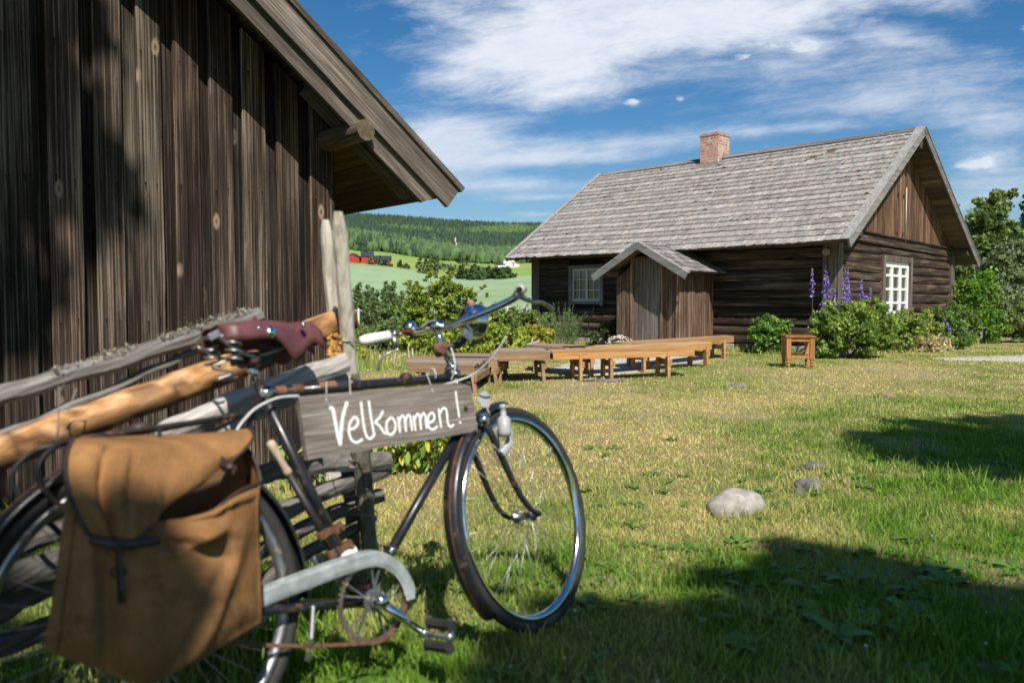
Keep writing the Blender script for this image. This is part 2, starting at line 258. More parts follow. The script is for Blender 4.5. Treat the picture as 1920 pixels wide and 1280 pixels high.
# ------------------------------------------------------------------ mesh builder
class MB:
    def __init__(s): s.v = []; s.f = []; s.c = []; s.o = []
    def add(s, vs, fs, col=(1, 1, 1)):
        o = len(s.v); s.v += [tuple(v) for v in vs]; s.f += [tuple(i+o for i in f) for f in fs]
        if isinstance(col, (int, float)): col = (col, col, col)
        s.c += [col]*len(vs); s.o += [random.random()]*len(vs)
        return s
    def box(s, lo, hi, col=(1, 1, 1), M=None):
        x0, y0, z0 = lo; x1, y1, z1 = hi
        vs = [V3(p) for p in ((x0, y0, z0), (x1, y0, z0), (x1, y1, z0), (x0, y1, z0), (x0, y0, z1), (x1, y0, z1), (x1, y1, z1), (x0, y1, z1))]
        if M is not None: vs = [M @ v for v in vs]
        return s.add(vs, [(0, 3, 2, 1), (4, 5, 6, 7), (0, 1, 5, 4), (1, 2, 6, 5), (2, 3, 7, 6), (3, 0, 4, 7)], col)
    def beam(s, a, b, w, h, up=(0, 0, 1), col=(1, 1, 1), seg=1, wob=0, cham=0):
        """rectangular beam from a to b, chamfered when cham>0, wobbling when wob>0"""
        a, b = V3(a), V3(b); d = (b-a).normalized(); r = d.cross(V3(up)).normalized(); u = r.cross(d)
        if cham: q = [(-w/2+cham, -h/2), (w/2-cham, -h/2), (w/2, -h/2+cham), (w/2, h/2-cham), (w/2-cham, h/2), (-w/2+cham, h/2), (-w/2, h/2-cham), (-w/2, -h/2+cham)]
        else: q = [(-w/2, -h/2), (w/2, -h/2), (w/2, h/2), (-w/2, h/2)]
        n = len(q); vs = []; fs = []
        for i in range(seg+1):
            p = a.lerp(b, i/seg)
            for x, y in q:
                j = (1+random.uniform(-wob, wob)) if wob else 1
                vs.append(p+r*x*j+u*y*j)
        for i in range(seg):
            for k in range(n):
                fs.append((i*n+k, i*n+(k+1) % n, (i+1)*n+(k+1) % n, (i+1)*n+k))
        fs.append(tuple(range(n-1, -1, -1))); fs.append(tuple(seg*n+k for k in range(n)))
        return s.add(vs, fs, col)
    def tube(s, path, r, n=10, col=(1, 1, 1), closed=False, flat=1.0, flatdir=None, cap=True):
        P = [V3(p) for p in path]; m = len(P); rr = r if isinstance(r, (list, tuple)) else [r]*m
        vs = []; fs = []; prev = None
        for i in range(m):
            if closed: t = (P[(i+1) % m]-P[i-1])
            else: t = P[min(i+1, m-1)]-P[max(i-1, 0)]
            t = t.normalized()
            if flatdir is not None: a = V3(flatdir); a = (a-t*a.dot(t)).normalized()
            elif prev is None:
                a = t.orthogonal().normalized()
            else: a = (prev-t*prev.dot(t)).normalized()
            prev = a; b = t.cross(a)
            for k in range(n):
                th = 2*math.pi*k/n; vs.append(P[i]+(a*math.cos(th)*flat+b*math.sin(th))*rr[i])
        for i in range(m if closed else m-1):
            j = (i+1) % m
            for k in range(n): fs.append((i*n+k, i*n+(k+1) % n, j*n+(k+1) % n, j*n+k))
        if not closed and cap: fs.append(tuple(range(n-1, -1, -1))); fs.append(tuple((m-1)*n+k for k in range(n)))
        return s.add(vs, fs, col)
    def lathe(s, prof, o, ax=(0, 0, 1), n=16, col=(1, 1, 1)):
        ax = V3(ax).normalized(); a = ax.orthogonal().normalized(); b = ax.cross(a); o = V3(o); vs = []; fs = []
        for r, h in prof:
            for k in range(n):
                th = 2*math.pi*k/n; vs.append(o+ax*h+(a*math.cos(th)+b*math.sin(th))*r)
        for i in range(len(prof)-1):
            for k in range(n): fs.append((i*n+k, i*n+(k+1) % n, (i+1)*n+(k+1) % n, (i+1)*n+k))
        fs.append(tuple(range(n-1, -1, -1))); fs.append(tuple((len(prof)-1)*n+k for k in range(n)))
        return s.add(vs, fs, col)
    def prism(s, poly, vec, col=(1, 1, 1)):
        P = [V3(p) for p in poly]; n = len(P); v = V3(vec)
        fs = [tuple(range(n-1, -1, -1)), tuple(range(n, 2*n))]+[(k, (k+1) % n, n+(k+1) % n, n+k) for k in range(n)]
        return s.add(P+[p+v for p in P], fs, col)
    def grid(s, G, col=(1, 1, 1), closed=False):
        m, n = len(G), len(G[0]); vs = [p for row in G for p in row]; fs = []
        for i in range(m-1):
            for k in range(n if closed else n-1): fs.append((i*n+k, i*n+(k+1) % n, (i+1)*n+(k+1) % n, (i+1)*n+k))
        return s.add(vs, fs, col)
    def build(s, name, mat, parent=None, smooth=False, bevel=0, solid=0, subsurf=0):
        me = bpy.data.meshes.new(name); me.from_pydata(s.v, [], s.f)
        at = me.color_attributes.new('Col', 'FLOAT_COLOR', 'POINT')
        at.data.foreach_set('color', np.array([(*c, 1) for c in s.c], dtype=np.float32).ravel())
        sa = me.attributes.new('Seed', 'FLOAT', 'POINT'); sa.data.foreach_set('value', np.array(s.o, dtype=np.float32))
        me.materials.append(mat)
        if smooth: me.polygons.foreach_set('use_smooth', [True]*len(me.polygons))
        me.update(); o = bpy.data.objects.new(name, me); COL.objects.link(o)
        if parent: o.parent = parent
        if solid: k = o.modifiers.new('s', 'SOLIDIFY'); k.thickness = solid; k.offset = 0
        if bevel: k = o.modifiers.new('b', 'BEVEL'); k.width = bevel; k.segments = 2; k.limit_method = 'ANGLE'
        if subsurf: k = o.modifiers.new('u', 'SUBSURF'); k.levels = subsurf; k.render_levels = subsurf
        return o
def fast(name, V, F, C, mat, parent=None, smooth=False):
    V = np.asarray(V, np.float32); F = np.asarray(F, np.int32); me = bpy.data.meshes.new(name); k = F.shape[1]
    me.vertices.add(len(V)); me.vertices.foreach_set('co', V.ravel()); me.loops.add(F.size); me.loops.foreach_set('vertex_index', F.ravel())
    me.polygons.add(len(F)); me.polygons.foreach_set('loop_start', np.arange(0, F.size, k, dtype=np.int32)); me.polygons.foreach_set('loop_total', np.full(len(F), k, np.int32))
    if smooth: me.polygons.foreach_set('use_smooth', np.ones(len(F), bool))
    at = me.color_attributes.new('Col', 'FLOAT_COLOR', 'POINT'); at.data.foreach_set('color', np.hstack([np.asarray(C, np.float32), np.ones((len(V), 1), np.float32)]).ravel())
    me.materials.append(mat); me.update(calc_edges=True); me.validate(); o = bpy.data.objects.new(name, me); COL.objects.link(o)
    if parent: o.parent = parent
    return o
def tag(o, label=None, cat=None, group=None, kind=None):
    if label: o['label'] = label
    if cat: o['category'] = cat
    if group: o['group'] = group
    if kind: o['kind'] = kind
    return o
def thing(name, label, cat, loc=(0, 0, 0), rz=0.0, group=None):
    o = bpy.data.objects.new(name, None); o.empty_display_size = .1; COL.objects.link(o); o.location = loc; o.rotation_euler = (0, 0, rz); return tag(o, label, cat, group)
def lerp(a, b, t): return a+(b-a)*t
def wn(x, y, z=0): return mnoise.noise(V3((x, y, z)))

# ------------------------------------------------------------------ terrain
def sstep(x, a, b):
    t = np.clip((x-a)/(b-a), 0, 1); return t*t*(3-2*t)
def gz(x, y):
    x = np.asarray(x, float); y = np.asarray(y, float); r = np.hypot(x, y)
    s = (x+2.6)*-.935+(y-12)*.354
    z = -5*sstep(s, .5, 75) - 1.0*sstep(s, 0, 12)*(1-sstep(s, 12, 75))
    z = np.where(r > 90, np.minimum(z, lerp(0, -5, sstep(r, 90, 220))), z)
    az = np.arctan2(x, y); fac = 1-.16*sstep(az, R_(-12), R_(3))
    far = np.interp(r, [0, 255, 606, 800, 1600, 1750, 3600], [0, 0, 33, 56, 168, 172, 120])
    far = far*np.where(r > 606, fac, 1-(1-fac)*np.clip((r-255)/351, 0, 1)*.5)
    bump_ = (np.sin(x*1.3+.5*y)*np.cos(y*.9-.4*x)*.012+np.sin(x*3.1+1)*np.cos(y*2.7)*.005)*(r < 60)
    bump_ = bump_+np.where(r > 255, np.sin(az*23)*np.clip((r-255)/300, 0, 1)*2.2+np.sin(az*9+1.3+r*.004)*np.clip((r-700)/600, 0, 1)*9, 0)
    return z+far+bump_
def noise2(x, y, s, seed=0):
    """cheap smooth value noise, 0..1"""
    g = np.random.default_rng(seed).random((64, 64)); x = np.asarray(x)*s; y = np.asarray(y)*s
    xi, yi = np.floor(x).astype(int), np.floor(y).astype(int); fx, fy = x-xi, y-yi; fx = fx*fx*(3-2*fx); fy = fy*fy*(3-2*fy)
    G = lambda i, j: g[i % 64, j % 64]
    return (G(xi, yi)*(1-fx)+G(xi+1, yi)*fx)*(1-fy)+(G(xi, yi+1)*(1-fx)+G(xi+1, yi+1)*fx)*fy
def fbm(x, y, s, seed=0): return .5*noise2(x, y, s, seed)+.28*noise2(x, y, s*2.1, seed+1)+.22*noise2(x, y, s*4.3, seed+2)
def dryness(x, y):
    """0 = green, 1 = straw"""
    x = np.asarray(x, float); y = np.asarray(y, float)
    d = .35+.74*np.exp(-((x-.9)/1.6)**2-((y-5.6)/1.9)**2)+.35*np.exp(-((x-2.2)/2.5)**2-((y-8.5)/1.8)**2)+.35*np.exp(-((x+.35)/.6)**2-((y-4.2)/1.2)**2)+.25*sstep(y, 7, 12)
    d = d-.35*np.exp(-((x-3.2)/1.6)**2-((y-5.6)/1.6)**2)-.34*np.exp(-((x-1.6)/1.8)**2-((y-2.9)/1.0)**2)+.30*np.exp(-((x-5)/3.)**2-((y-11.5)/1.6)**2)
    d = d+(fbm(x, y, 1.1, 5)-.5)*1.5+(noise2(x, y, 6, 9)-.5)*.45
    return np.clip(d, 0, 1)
def bare(x, y): return sstep(fbm(x, y, 1.35, 91), .64, .70)*(np.asarray(y) > 2.2)
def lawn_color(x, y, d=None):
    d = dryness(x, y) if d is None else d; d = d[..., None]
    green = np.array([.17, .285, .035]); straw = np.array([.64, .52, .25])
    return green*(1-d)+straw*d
def ring(r0, r1, nr, na, name, mat, colf, a0=-math.pi, a1=math.pi, geo=True):
    rs = np.geomspace(r0, r1, nr) if geo else np.linspace(r0, r1, nr); an = np.linspace(a0, a1, na)
    Rr, A = np.meshgrid(rs, an, indexing='ij'); X = Rr*np.sin(A); Y = Rr*np.cos(A); Z = gz(X, Y)
    idx = np.arange(nr*na).reshape(nr, na); F = np.stack([idx[:-1, :-1], idx[:-1, 1:], idx[1:, 1:], idx[1:, :-1]], -1).reshape(-1, 4)
    return fast(name, np.stack([X, Y, Z], -1).reshape(-1, 3), F[:, ::-1], colf(X, Y, Rr, A).reshape(-1, 3), mat, smooth=True)
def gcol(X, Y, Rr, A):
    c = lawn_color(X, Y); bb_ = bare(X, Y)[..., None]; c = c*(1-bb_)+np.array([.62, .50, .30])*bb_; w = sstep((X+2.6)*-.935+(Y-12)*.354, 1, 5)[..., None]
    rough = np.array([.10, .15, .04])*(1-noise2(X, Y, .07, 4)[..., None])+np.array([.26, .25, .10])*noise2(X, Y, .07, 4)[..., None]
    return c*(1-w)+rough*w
tag(ring(.02, 255, 300, 361, 'ground', GROUND, gcol), kind='structure')
def fcol(X, Y, Rr, A):
    px = 960+FPX*np.tan(np.clip(A, -1.2, 1.2)); bnd = 606-np.clip((px-655)/345, -2, 3)*105+np.sin(A*40)*12
    pale = np.array([.26, .355, .20]); mead = np.array([.20, .31, .07])
    pale = pale*(.93+.14*noise2(X, Y, .012, 3)[..., None])
    mead = mead*(1-.5*noise2(X, Y, .02, 8)[..., None])+np.array([.33, .34, .14])*.5*noise2(X, Y, .02, 8)[..., None]
    w = sstep(Rr, bnd-3, bnd+3)[..., None]; c = pale*(1-w)+mead*w
    strip = (sstep(Rr, 255, 262)*(1-sstep(Rr, 262, 268)))[..., None]
    br = (sstep(Rr, bnd+2, bnd+8)*(1-sstep(Rr, bnd+20, bnd+30)))[..., None]*.6*(A < R_(-5))[..., None]
    c = c*(1-br)+np.array([.33, .27, .15])*br
    return c*(1-strip)+np.array([.12, .16, .05])*strip
tag(ring(255, 800, 90, 721, 'farm_field', FIELDM, fcol, geo=False), kind='structure')
tag(ring(800, 3600, 60, 361, 'hill', HILLM, lambda X, Y, Rr, A: np.array([.035, .06, .022])*np.ones(X.shape+(1,))), kind='structure')

# gravel patches lie on the lawn
def patch(name, pts, dz, mat, n=14, soft=.12):
    """irregular sheet following the ground, outline given on the ground"""
    P = [V3((p[0], p[1], 0)) for p in pts]; out = []
    for i in range(len(P)):
        a, b = P[i], P[(i+1) % len(P)]; k = max(2, int((b-a).length/.12))
        for j in range(k):
            q = a.lerp(b, j/k); q = q+V3((wn(q.x*4, q.y*4), wn(q.x*4, q.y*4, 7), 0))*soft; out.append(q)
    c = sum(out, V3())/len(out); vs = []; fs = []; m = len(out); K = 8
    for k in range(1, K+1):
        for q in out:
            p = c.lerp(q, k/K); vs.append((p.x, p.y, float(gz(p.x, p.y))+dz*(1 if k < K else .2)))
    vs.append((c.x, c.y, float(gz(c.x, c.y))+dz)); ci = len(vs)-1
    for j in range(m): fs.append((ci, j, (j+1) % m))
    for k in range(K-1):
        for j in range(m): fs.append((k*m+j, (k+1)*m+j, (k+1)*m+(j+1) % m, k*m+(j+1) % m))
    return MB().add(vs, fs).build(name, mat, smooth=True)
def gp(px, py): return on_ground(px, py)
tag(patch('gravel_path', [gp(1030, 694), gp(1075, 706), gp(1190, 698), gp(1310, 682), gp(1330, 670), gp(1320, 663), gp(1200, 662), gp(1090, 670)], .008, GRAV), kind='structure')
tag(patch('gravel_path', [gp(1740, 671), gp(1780, 677.5), gp(1925, 679), gp(2200, 690), gp(2250, 662), gp(2000, 662), gp(1925, 665), gp(1800, 669)], .008, GRAV), kind='structure')

# ------------------------------------------------------------------ grass blades
PATHS = []
def grass():
    Vs = []; Fs = []; Cs = []; base = 0
    def blades(n, x, y, hmin, hmax, w, bright=1.0, lean=.8, colmix=.0):
        nonlocal base
        if n > 20000: kp = ~((bare(x, y) > .5) & (RNG.random(n) < .55)); x, y = x[kp], y[kp]; n = len(x)
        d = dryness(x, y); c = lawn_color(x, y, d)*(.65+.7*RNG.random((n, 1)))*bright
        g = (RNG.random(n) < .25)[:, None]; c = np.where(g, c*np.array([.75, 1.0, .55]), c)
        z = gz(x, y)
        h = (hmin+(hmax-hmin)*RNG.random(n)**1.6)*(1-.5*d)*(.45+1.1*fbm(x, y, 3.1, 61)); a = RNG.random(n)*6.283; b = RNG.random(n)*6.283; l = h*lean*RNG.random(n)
        wx, wy = np.cos(a)*w*.5, np.sin(a)*w*.5; lx, ly = np.cos(b)*l, np.sin(b)*l
        p0 = np.stack([x-wx, y-wy, z-.004], 1); p1 = np.stack([x+wx, y+wy, z-.004], 1)
        m0 = np.stack([x-wx*.8+lx*.35, y-wy*.8+ly*.35, z+h*.55], 1); m1 = np.stack([x+wx*.8+lx*.35, y+wy*.8+ly*.35, z+h*.55], 1)
        t = np.stack([x+lx, y+ly, z+h], 1); t2 = t+np.stack([wx*.2, wy*.2, 0*wx], 1)
        Vs.append(np.stack([p0, p1, m1, m0, t2, t], 1).reshape(-1, 3)); i = base+np.arange(n)[:, None]*6
        Fs.append(np.concatenate([i+np.array([0, 1, 2, 3]), i+np.array([3, 2, 4, 5])])); Cs.append(np.repeat(c, 6, 0)); base += 6*n
    def wedge(n, d0, d1, ext=1.25):
        y = np.sqrt(RNG.random(n)*(d1**2-d0**2)+d0**2); x = (RNG.random(n)*2-1)*y*.66*ext; return x, y
    x, y = wedge(150000, 1.6, 4.2); k = fbm(x, y, 2.2, 31); blades(len(x), x, y, .014, .046, .0042, lean=1.15)
    x, y = wedge(150000, 4.2, 9); blades(len(x), x, y, .015, .045, .007, lean=1.2)
    x, y = wedge(110000, 9, 19); s = (x+2.6)*-.935+(y-12)*.354; m = s < 1.5; x, y = x[m], y[m]; blades(len(x), x, y, .015, .045, .013, lean=1.2)
    # ranker tufts
    n = 500; tx, ty = wedge(n, 1.7, 6.5); k = 42; x = (tx[:, None]+RNG.normal(0, .035, (n, k))).ravel(); y = (ty[:, None]+RNG.normal(0, .035, (n, k))).ravel()
    m = dryness(x, y) < .62; x, y = x[m], y[m]; blades(len(x), x, y, .04, .10, .005, lean=1.0)
    for (sx, sy, sr) in ((1.08, 3.82, .15), (1.60, 4.28, .11), (1.86, 4.85, .13), (4.05, 8.55, .12), (2.75, 9.7, .28), (8.0, 17.4, .4)):
        a = RNG.random(420)*6.283; q = sr*(.85+.35*RNG.random(420)); blades(420, sx+np.cos(a)*q, sy+np.sin(a)*q*.75, .03, .10, .006)
    # unmown strip along walls, stones and the fence
    def strip(p, q, n, wd, h0, h1, w=.008):
        t = RNG.random(n); x = p[0]+(q[0]-p[0])*t+RNG.normal(0, wd, n); y = p[1]+(q[1]-p[1])*t+RNG.normal(0, wd, n); blades(n, x, y, h0, h1, w, lean=.8)
    strip((.3, 20.9), (5.6, 15.8), 5000, .18, .05, .2, .012); strip((6.7, 15.6), (11.5, 20.4), 5000, .25, .05, .2, .012)
    strip((-2.6, 3.4), (-1.0, 4.6), 5000, .12, .04, .16); strip((-1.6, 1.5), (-.3, 2.9), 3500, .1, .03, .12); strip((-3, 12.5), (.4, 19), 6000, .5, .08, .35, .014)
    fast('grass', np.concatenate(Vs), np.concatenate(Fs), np.concatenate(Cs), GRASSM)['kind'] = 'stuff'
grass()
def clover():
    """small white clover heads and broad low leaves scattered in the lawn"""
    n = 620; y = np.sqrt(RNG.random(n)*(11**2-1.9**2)+1.9**2); x = (RNG.random(n)*2-1)*y*.7; m = (dryness(x, y) < .6) & (noise2(x, y, 1.7, 88) > .42); x, y = x[m], y[m]; n = len(x)
    z = gz(x, y)+.03+.03*RNG.random(n); r = .003+.006*RNG.random(n)**2
    o = np.array([(1, 0, 0), (0, 1, 0), (-1, 0, 0), (0, -1, 0), (0, 0, 1), (0, 0, -1)]); f = np.array([(0, 1, 4), (1, 2, 4), (2, 3, 4), (3, 0, 4), (1, 0, 5), (2, 1, 5), (3, 2, 5), (0, 3, 5)])
    V = (np.stack([x, y, z], 1)[:, None]+o*r[:, None, None]).reshape(-1, 3); F = (np.arange(n)[:, None, None]*6+f).reshape(-1, 3)
    tag(fast('clover_flowers', V, F, np.tile([.62, .62, .54], (len(V), 1)), PETAL), kind='stuff')
clover()
def rosettes(name, spots, label):
    V = []; F = []; C = []; b = 0
    for (x, y, s) in spots:
        z = float(gz(x, y))
        for k in range(random.randint(5, 9)):
            a = random.uniform(0, 6.28); l = s*random.uniform(.7, 1.2); w = l*.22; d = V3((math.cos(a), math.sin(a), 0)); sd = V3((-d.y, d.x, 0)); up = random.uniform(.25, .7)
            p = [V3((x, y, z+.005)), V3((x, y, z+.008))+d*l*.4-sd*w+V3((0, 0, l*.3*up)), V3((x, y, z+.008))+d*l*.4+sd*w+V3((0, 0, l*.3*up)), V3((x, y, z+.01))+d*l*.75-sd*w*.8+V3((0, 0, l*.38*up)), V3((x, y, z+.01))+d*l*.75+sd*w*.8+V3((0, 0, l*.38*up)), V3((x, y, z+.01))+d*l+V3((0, 0, l*.25*up))]
            V += [tuple(q) for q in p]; F += [(b, b+1, b+2), (b+1, b+3, b+2), (b+2, b+3, b+4), (b+3, b+5, b+4)]; c = random.uniform(.7, 1.25); C += [(.13*c, .24*c, .04*c)]*6; b += 6
    tag(fast(name, V, F, C, LEAF), kind='stuff')
rosettes('broadleaf_weeds', [(random.uniform(-.4, 2.2), random.uniform(1.75, 3.4), random.uniform(.035, .08)) for _ in range(110)]+[(1.25+random.gauss(0, .2), 2.75+random.gauss(0, .25), .1) for _ in range(14)]+[(-.35+random.gauss(0, .12), 1.95+random.gauss(0, .1), .085) for _ in range(16)]+[(random.uniform(.4, 3.5), random.uniform(3.3, 6), .06) for _ in range(60)], '')

# ------------------------------------------------------------------ foliage tools
def leaves(lobes, n, size, col, col2, sub=60, spread=.16, aspect=1.7, mat=None, parent=None, name='crown', flat=.0, shell=.55):
    """leaf-sized faces gathered in sub-clumps on the lobes' outer volume; lobes (x,y,z,rx,ry,rz)"""
    L = np.array(lobes, float); vol = (L[:, 3]*L[:, 4]*L[:, 5])**(2/3); k = RNG.choice(len(L), sub, p=vol/vol.sum())
    d = RNG.normal(size=(sub, 3)); d /= np.linalg.norm(d, axis=1)[:, None]; rr = (shell+(1-shell)*RNG.random(sub))[:, None]
    cc = L[k, :3]+d*rr*L[k, 3:6]; cs = L[k, 3:6].mean(1)*spread*2*(.6+.8*RNG.random(sub))
    j = RNG.integers(0, sub, n); p = cc[j]+RNG.normal(size=(n, 3))*cs[j][:, None]*.55*np.array([1, 1, .75])
    t = RNG.normal(size=(n, 3)); t[:, 2] -= flat; t /= np.linalg.norm(t, axis=1)[:, None]; u = np.cross(t, RNG.normal(size=(n, 3))); u /= np.linalg.norm(u, axis=1)[:, None]
    s = size*(.6+.8*RNG.random((n, 1)))
    V = np.stack([p-t*s*.5*aspect, p+u*s*.5, p+t*s*.5*aspect, p-u*s*.5], 1).reshape(-1, 3)
    F = np.arange(4*n).reshape(-1, 4); mixv = np.clip(.5+.35*RNG.normal(size=sub), 0, 1)[j][:, None]; mixv = np.clip(mixv+.2*RNG.normal(size=(n, 1)), 0, 1)
    c = (np.array(col)*(1-mixv)+np.array(col2)*mixv)*(.75+.5*RNG.random((n, 1)))
    return fast(name, V, F, np.repeat(c, 4, 0), mat or LEAF, parent), cc
def trunk(base, top, r, limbs, parent, name='trunk', mat=None):
    b = MB(); base = V3(base); top = V3(top); path = [base.lerp(top, t/5)+V3((random.uniform(-1, 1), random.uniform(-1, 1), 0))*(r*.8 if 0 < t < 5 else 0) for t in range(6)]
    b.tube(path, [r*(1-.14*t) for t in range(6)], 8)
    for q in limbs:
        q = V3(q); t = random.uniform(.25, .8); s = base.lerp(top, t); b.tube([s, s.lerp(q, .5)+V3((0, 0, .04*(q-s).length)), q], [r*.4, r*.25, r*.08], 6)
    return b.build(name, mat or TRUNK, parent, smooth=True)
def tree(name, label, x, y, h, w, n, size, col, col2, cat='tree', group=None, zb=.15, sub=70, spread=.16, tr=.09, lob=7, mat=None, flat=0, z0=None, taper=.6):
    z0 = float(gz(x, y))-.05 if z0 is None else z0; r = thing(name, label, cat, (x, y, z0), group=group)
    lo = []
    for i in range(lob):
        t = (i+.5)/lob; zz = h*(zb+(1-zb)*t); ww = w*.5*(1-taper*t)*math.sin(math.pi*min(1, .25+.75*t)**.8) if taper else w*.5*(.55+.45*math.sin(math.pi*t))
        ww = max(ww, w*.12)
        a = i*2.4; off = ww*.45; lo.append((math.cos(a)*off, math.sin(a)*off, zz-h*.04, ww*.85, ww*.85, h*(1-zb)/lob*1.25))
    o, cc = leaves(lo, n, size, col, col2, sub=sub, spread=spread, parent=r, mat=mat, flat=flat)
    trunk((0, 0, -.1), (0, 0, h*.75), tr, [tuple(c) for c in cc[RNG.integers(0, len(cc), 12)]], r); return r

# ------------------------------------------------------------------ old log house (object axes: x along the long wall towards the near corner, y into the house)
HC = V3((6.308, 15.532, 0)); HA = -.7859; HL, HW = 8.06, 6.88; EZ, RZ, EZR = 2.2, 4.81, 2.06; RV = 3.24; OVE = .6226; OVR = .52; OVL = .43
house = thing('log_house', 'low weathered log house with grey shingle roof, brick chimney and small porch', 'house', HC, HA)
def vary(a=.75, b=1.15): return random.uniform(a, b)
def logs(along, x0, x1, zs, y, out, mat, name, holes=()):
    """stack of squared logs with rounded edges; along 'x' (face towards -y) or 'y' (face towards +x)"""
    b = MB()
    for z0, z1 in zip(zs[:-1], zs[1:]):
        spans = [(x0, x1)]
        for hx0, hx1, hz0, hz1 in holes:
            if z1 > hz0+.02 and z0 < hz1-.02:
                ns = []
                for s0, s1 in spans:
                    if hx0 > s0 and hx1 < s1: ns += [(s0, hx0), (hx1, s1)]
                    else: ns.append((s0, s1))
                spans = ns
        c = vary(.72, 1.2); H = z1-z0; pr = [(.0, .0), (.035, .012), (.055, .045), (.062, H*.5), (.055, H-.04), (.03, H-.012), (.0, H-.006)]
        seed = random.uniform(0, 99)
        for s0, s1 in spans:
            n = max(2, int((s1-s0)/.25)); G = []
            for i in range(n+1):
                s = lerp(s0, s1, i/n); row = []
                for k, (o, z) in enumerate(pr):
                    w = wn(s*1.7, seed, k*.7)*.012; zz = z0+z+wn(s*.9, seed+3)*.012
                    p = (s, y-out*(o+w), zz) if along == 'x' else (y+out*(o+w), s, zz)
                    row.append(p)
                G.append(row)
            if along == 'x': G = G[::-1]
            o0 = len(b.v); b.grid(G, (c, c*.97, c*.93)); pe = random.choice([1.0, 1.0, 1.6, 2.3])
            for i in range(n+1):
                for k in (0, 1):
                    if wn(i*.5, seed, 9) > -.25: b.c[o0+i*len(pr)+k] = (c*pe, c*pe*.96, c*pe*.9)
            # end faces
            for row in (G[0], G[-1]): b.add(row, [tuple(range(len(row)))], c)
    return b.build(name, mat, house, smooth=False)
zs = [.17]
while zs[-1] < 2.28: zs.append(zs[-1]+random.uniform(.17, .245))
zs[-1] = 2.34
WX0, WX1, WZ0, WZ1 = -6.80, -5.70, 1.0, 1.98        # front window opening (outer casing)
GY0, GY1, GZ0, GZ1 = 2.17, 3.93, .62, 2.06          # gable window opening
b = MB(); b.box((-HL+.03, .01, .1), (-.03, HW-.03, 2.33), .3); b.build('wall_core', DARKW, house)
logs('x', -HL+.1, -.12, zs, 0, 1, LOGX, 'wall', [(WX0, WX1, WZ0, WZ1)])
zs2 = [.17]
while zs2[-1] < 2.1: zs2.append(zs2[-1]+random.uniform(.18, .235))
zs2[-1] = 2.24
logs('y', .12, HW-.12, zs2, 0, 1, LOGY, 'wall', [(GY0, GY1, GZ0, GZ1)])
for (x0, x1, y0, y1) in ((-.24, -.1, -.10, .0), (-.12, .085, -.10, .11), (-HL-.03, -HL+.24, -.10, .02), (-HL-.05, -HL, -.09, .3), (-.02, .10, HW-.16, HW+.08)):
    b = MB(); b.box((x0+.003*random.random(), y0, .16), (x1, y1, 2.36), vary(.8, 1.15)); b.build('corner_post', POSTW, house, bevel=.008)
# foundation
b = MB()
x = -HL
while x < -.1:
    w = random.uniform(.35, .7); x2 = min(x+w, 0); b.box((x+.01, -.03+random.uniform(-.05, .02), -.15), (x2-.01, .3, .165), vary(.8, 1.1)); x = x2
y = 0
while y < HW:
    w = random.uniform(.35, .7); y2 = min(y+w, HW); b.box((-.3, y+.01, -.15), (.02+random.uniform(-.02, .04), y2-.01, .165), vary(.7, 1.0)); y = y2
b.build('foundation', FOUND, house, bevel=.03)
b = MB(); b.box((-2.1, -.14, -.05), (-1.5, -.10, .16), .2); b.build('crawl_hatch', DARKW, house)
# gable triangle with boards and battens
DOORW = wood('door_wood', 'z', (.045, .038, .034), (.15, .13, .115), (.32, .285, .255), grain=38, along=1.2, bstr=.7, bdist=.006)
def rz_at(y): return RZ-.12-(RZ-EZ)/(RV+OVE)*(RV-y) if y < RV else RZ-.12-(RZ-EZR)/(HW+OVE-RV)*(y-RV)
b = MB(); y = .10; zb = 2.32
b.prism([(-.06, .02, zb-.1), (-.06, HW-.02, zb-.1), (-.06, HW-.02, rz_at(HW-.02)-.03), (-.06, RV, rz_at(RV)-.05), (-.06, .02, rz_at(.02)-.03)], (.08, 0, 0), .35)
while y < HW-.12:
    w = random.uniform(.13, .19); y2 = min(y+w, HW-.1); t0, t1 = rz_at(y), rz_at(y2); zm = 2.43-.105*(y/HW)
    hi = vary(.6, 1.3); pr = random.uniform(.022, .034)
    b.prism([(.02, y+.006, zm), (.02, y2-.006, zm), (.02, y2-.006, t1-.02), (.02, y+.006, t0-.02)] if abs(y-RV) > .2 else [(.02, y+.006, zm), (.02, y2-.006, zm), (.02, y2-.006, min(t0, t1)-.05), (.02, y+.006, min(t0, t1)-.05)], (pr, 0, 0), (hi, hi*.98, hi*.95)); y = y2
b.build('gable_boarding', GABW, house)
for y, z in ((3.0, 2.5), (3.35, 2.5), (3.0, 3.35), (3.35, 3.35)):
    b = MB(); b.box((.052, y, z), (.06, y+.045, z+.10), .2); b.build('vent_hole', DARKW, house)
b = MB(); b.tube([(.09, 3.44, 2.38), (.09, 3.43, 3.6)], .011, 8, 1.1); b.build('gable_pole', POLEW, house, smooth=True)
b = MB()
b.prism([(.03, .0, 2.30), (.03, HW, 2.19), (.03, HW, 2.375), (.03, .0, 2.485)], (.065, 0, 0), .85)
b.prism([(.03, -.02, 2.485), (.03, HW, 2.375), (.03, HW, 2.40), (.03, -.02, 2.51)], (.105, 0, 0), .9)
b.build('gable_drip_board', LOGY, house)

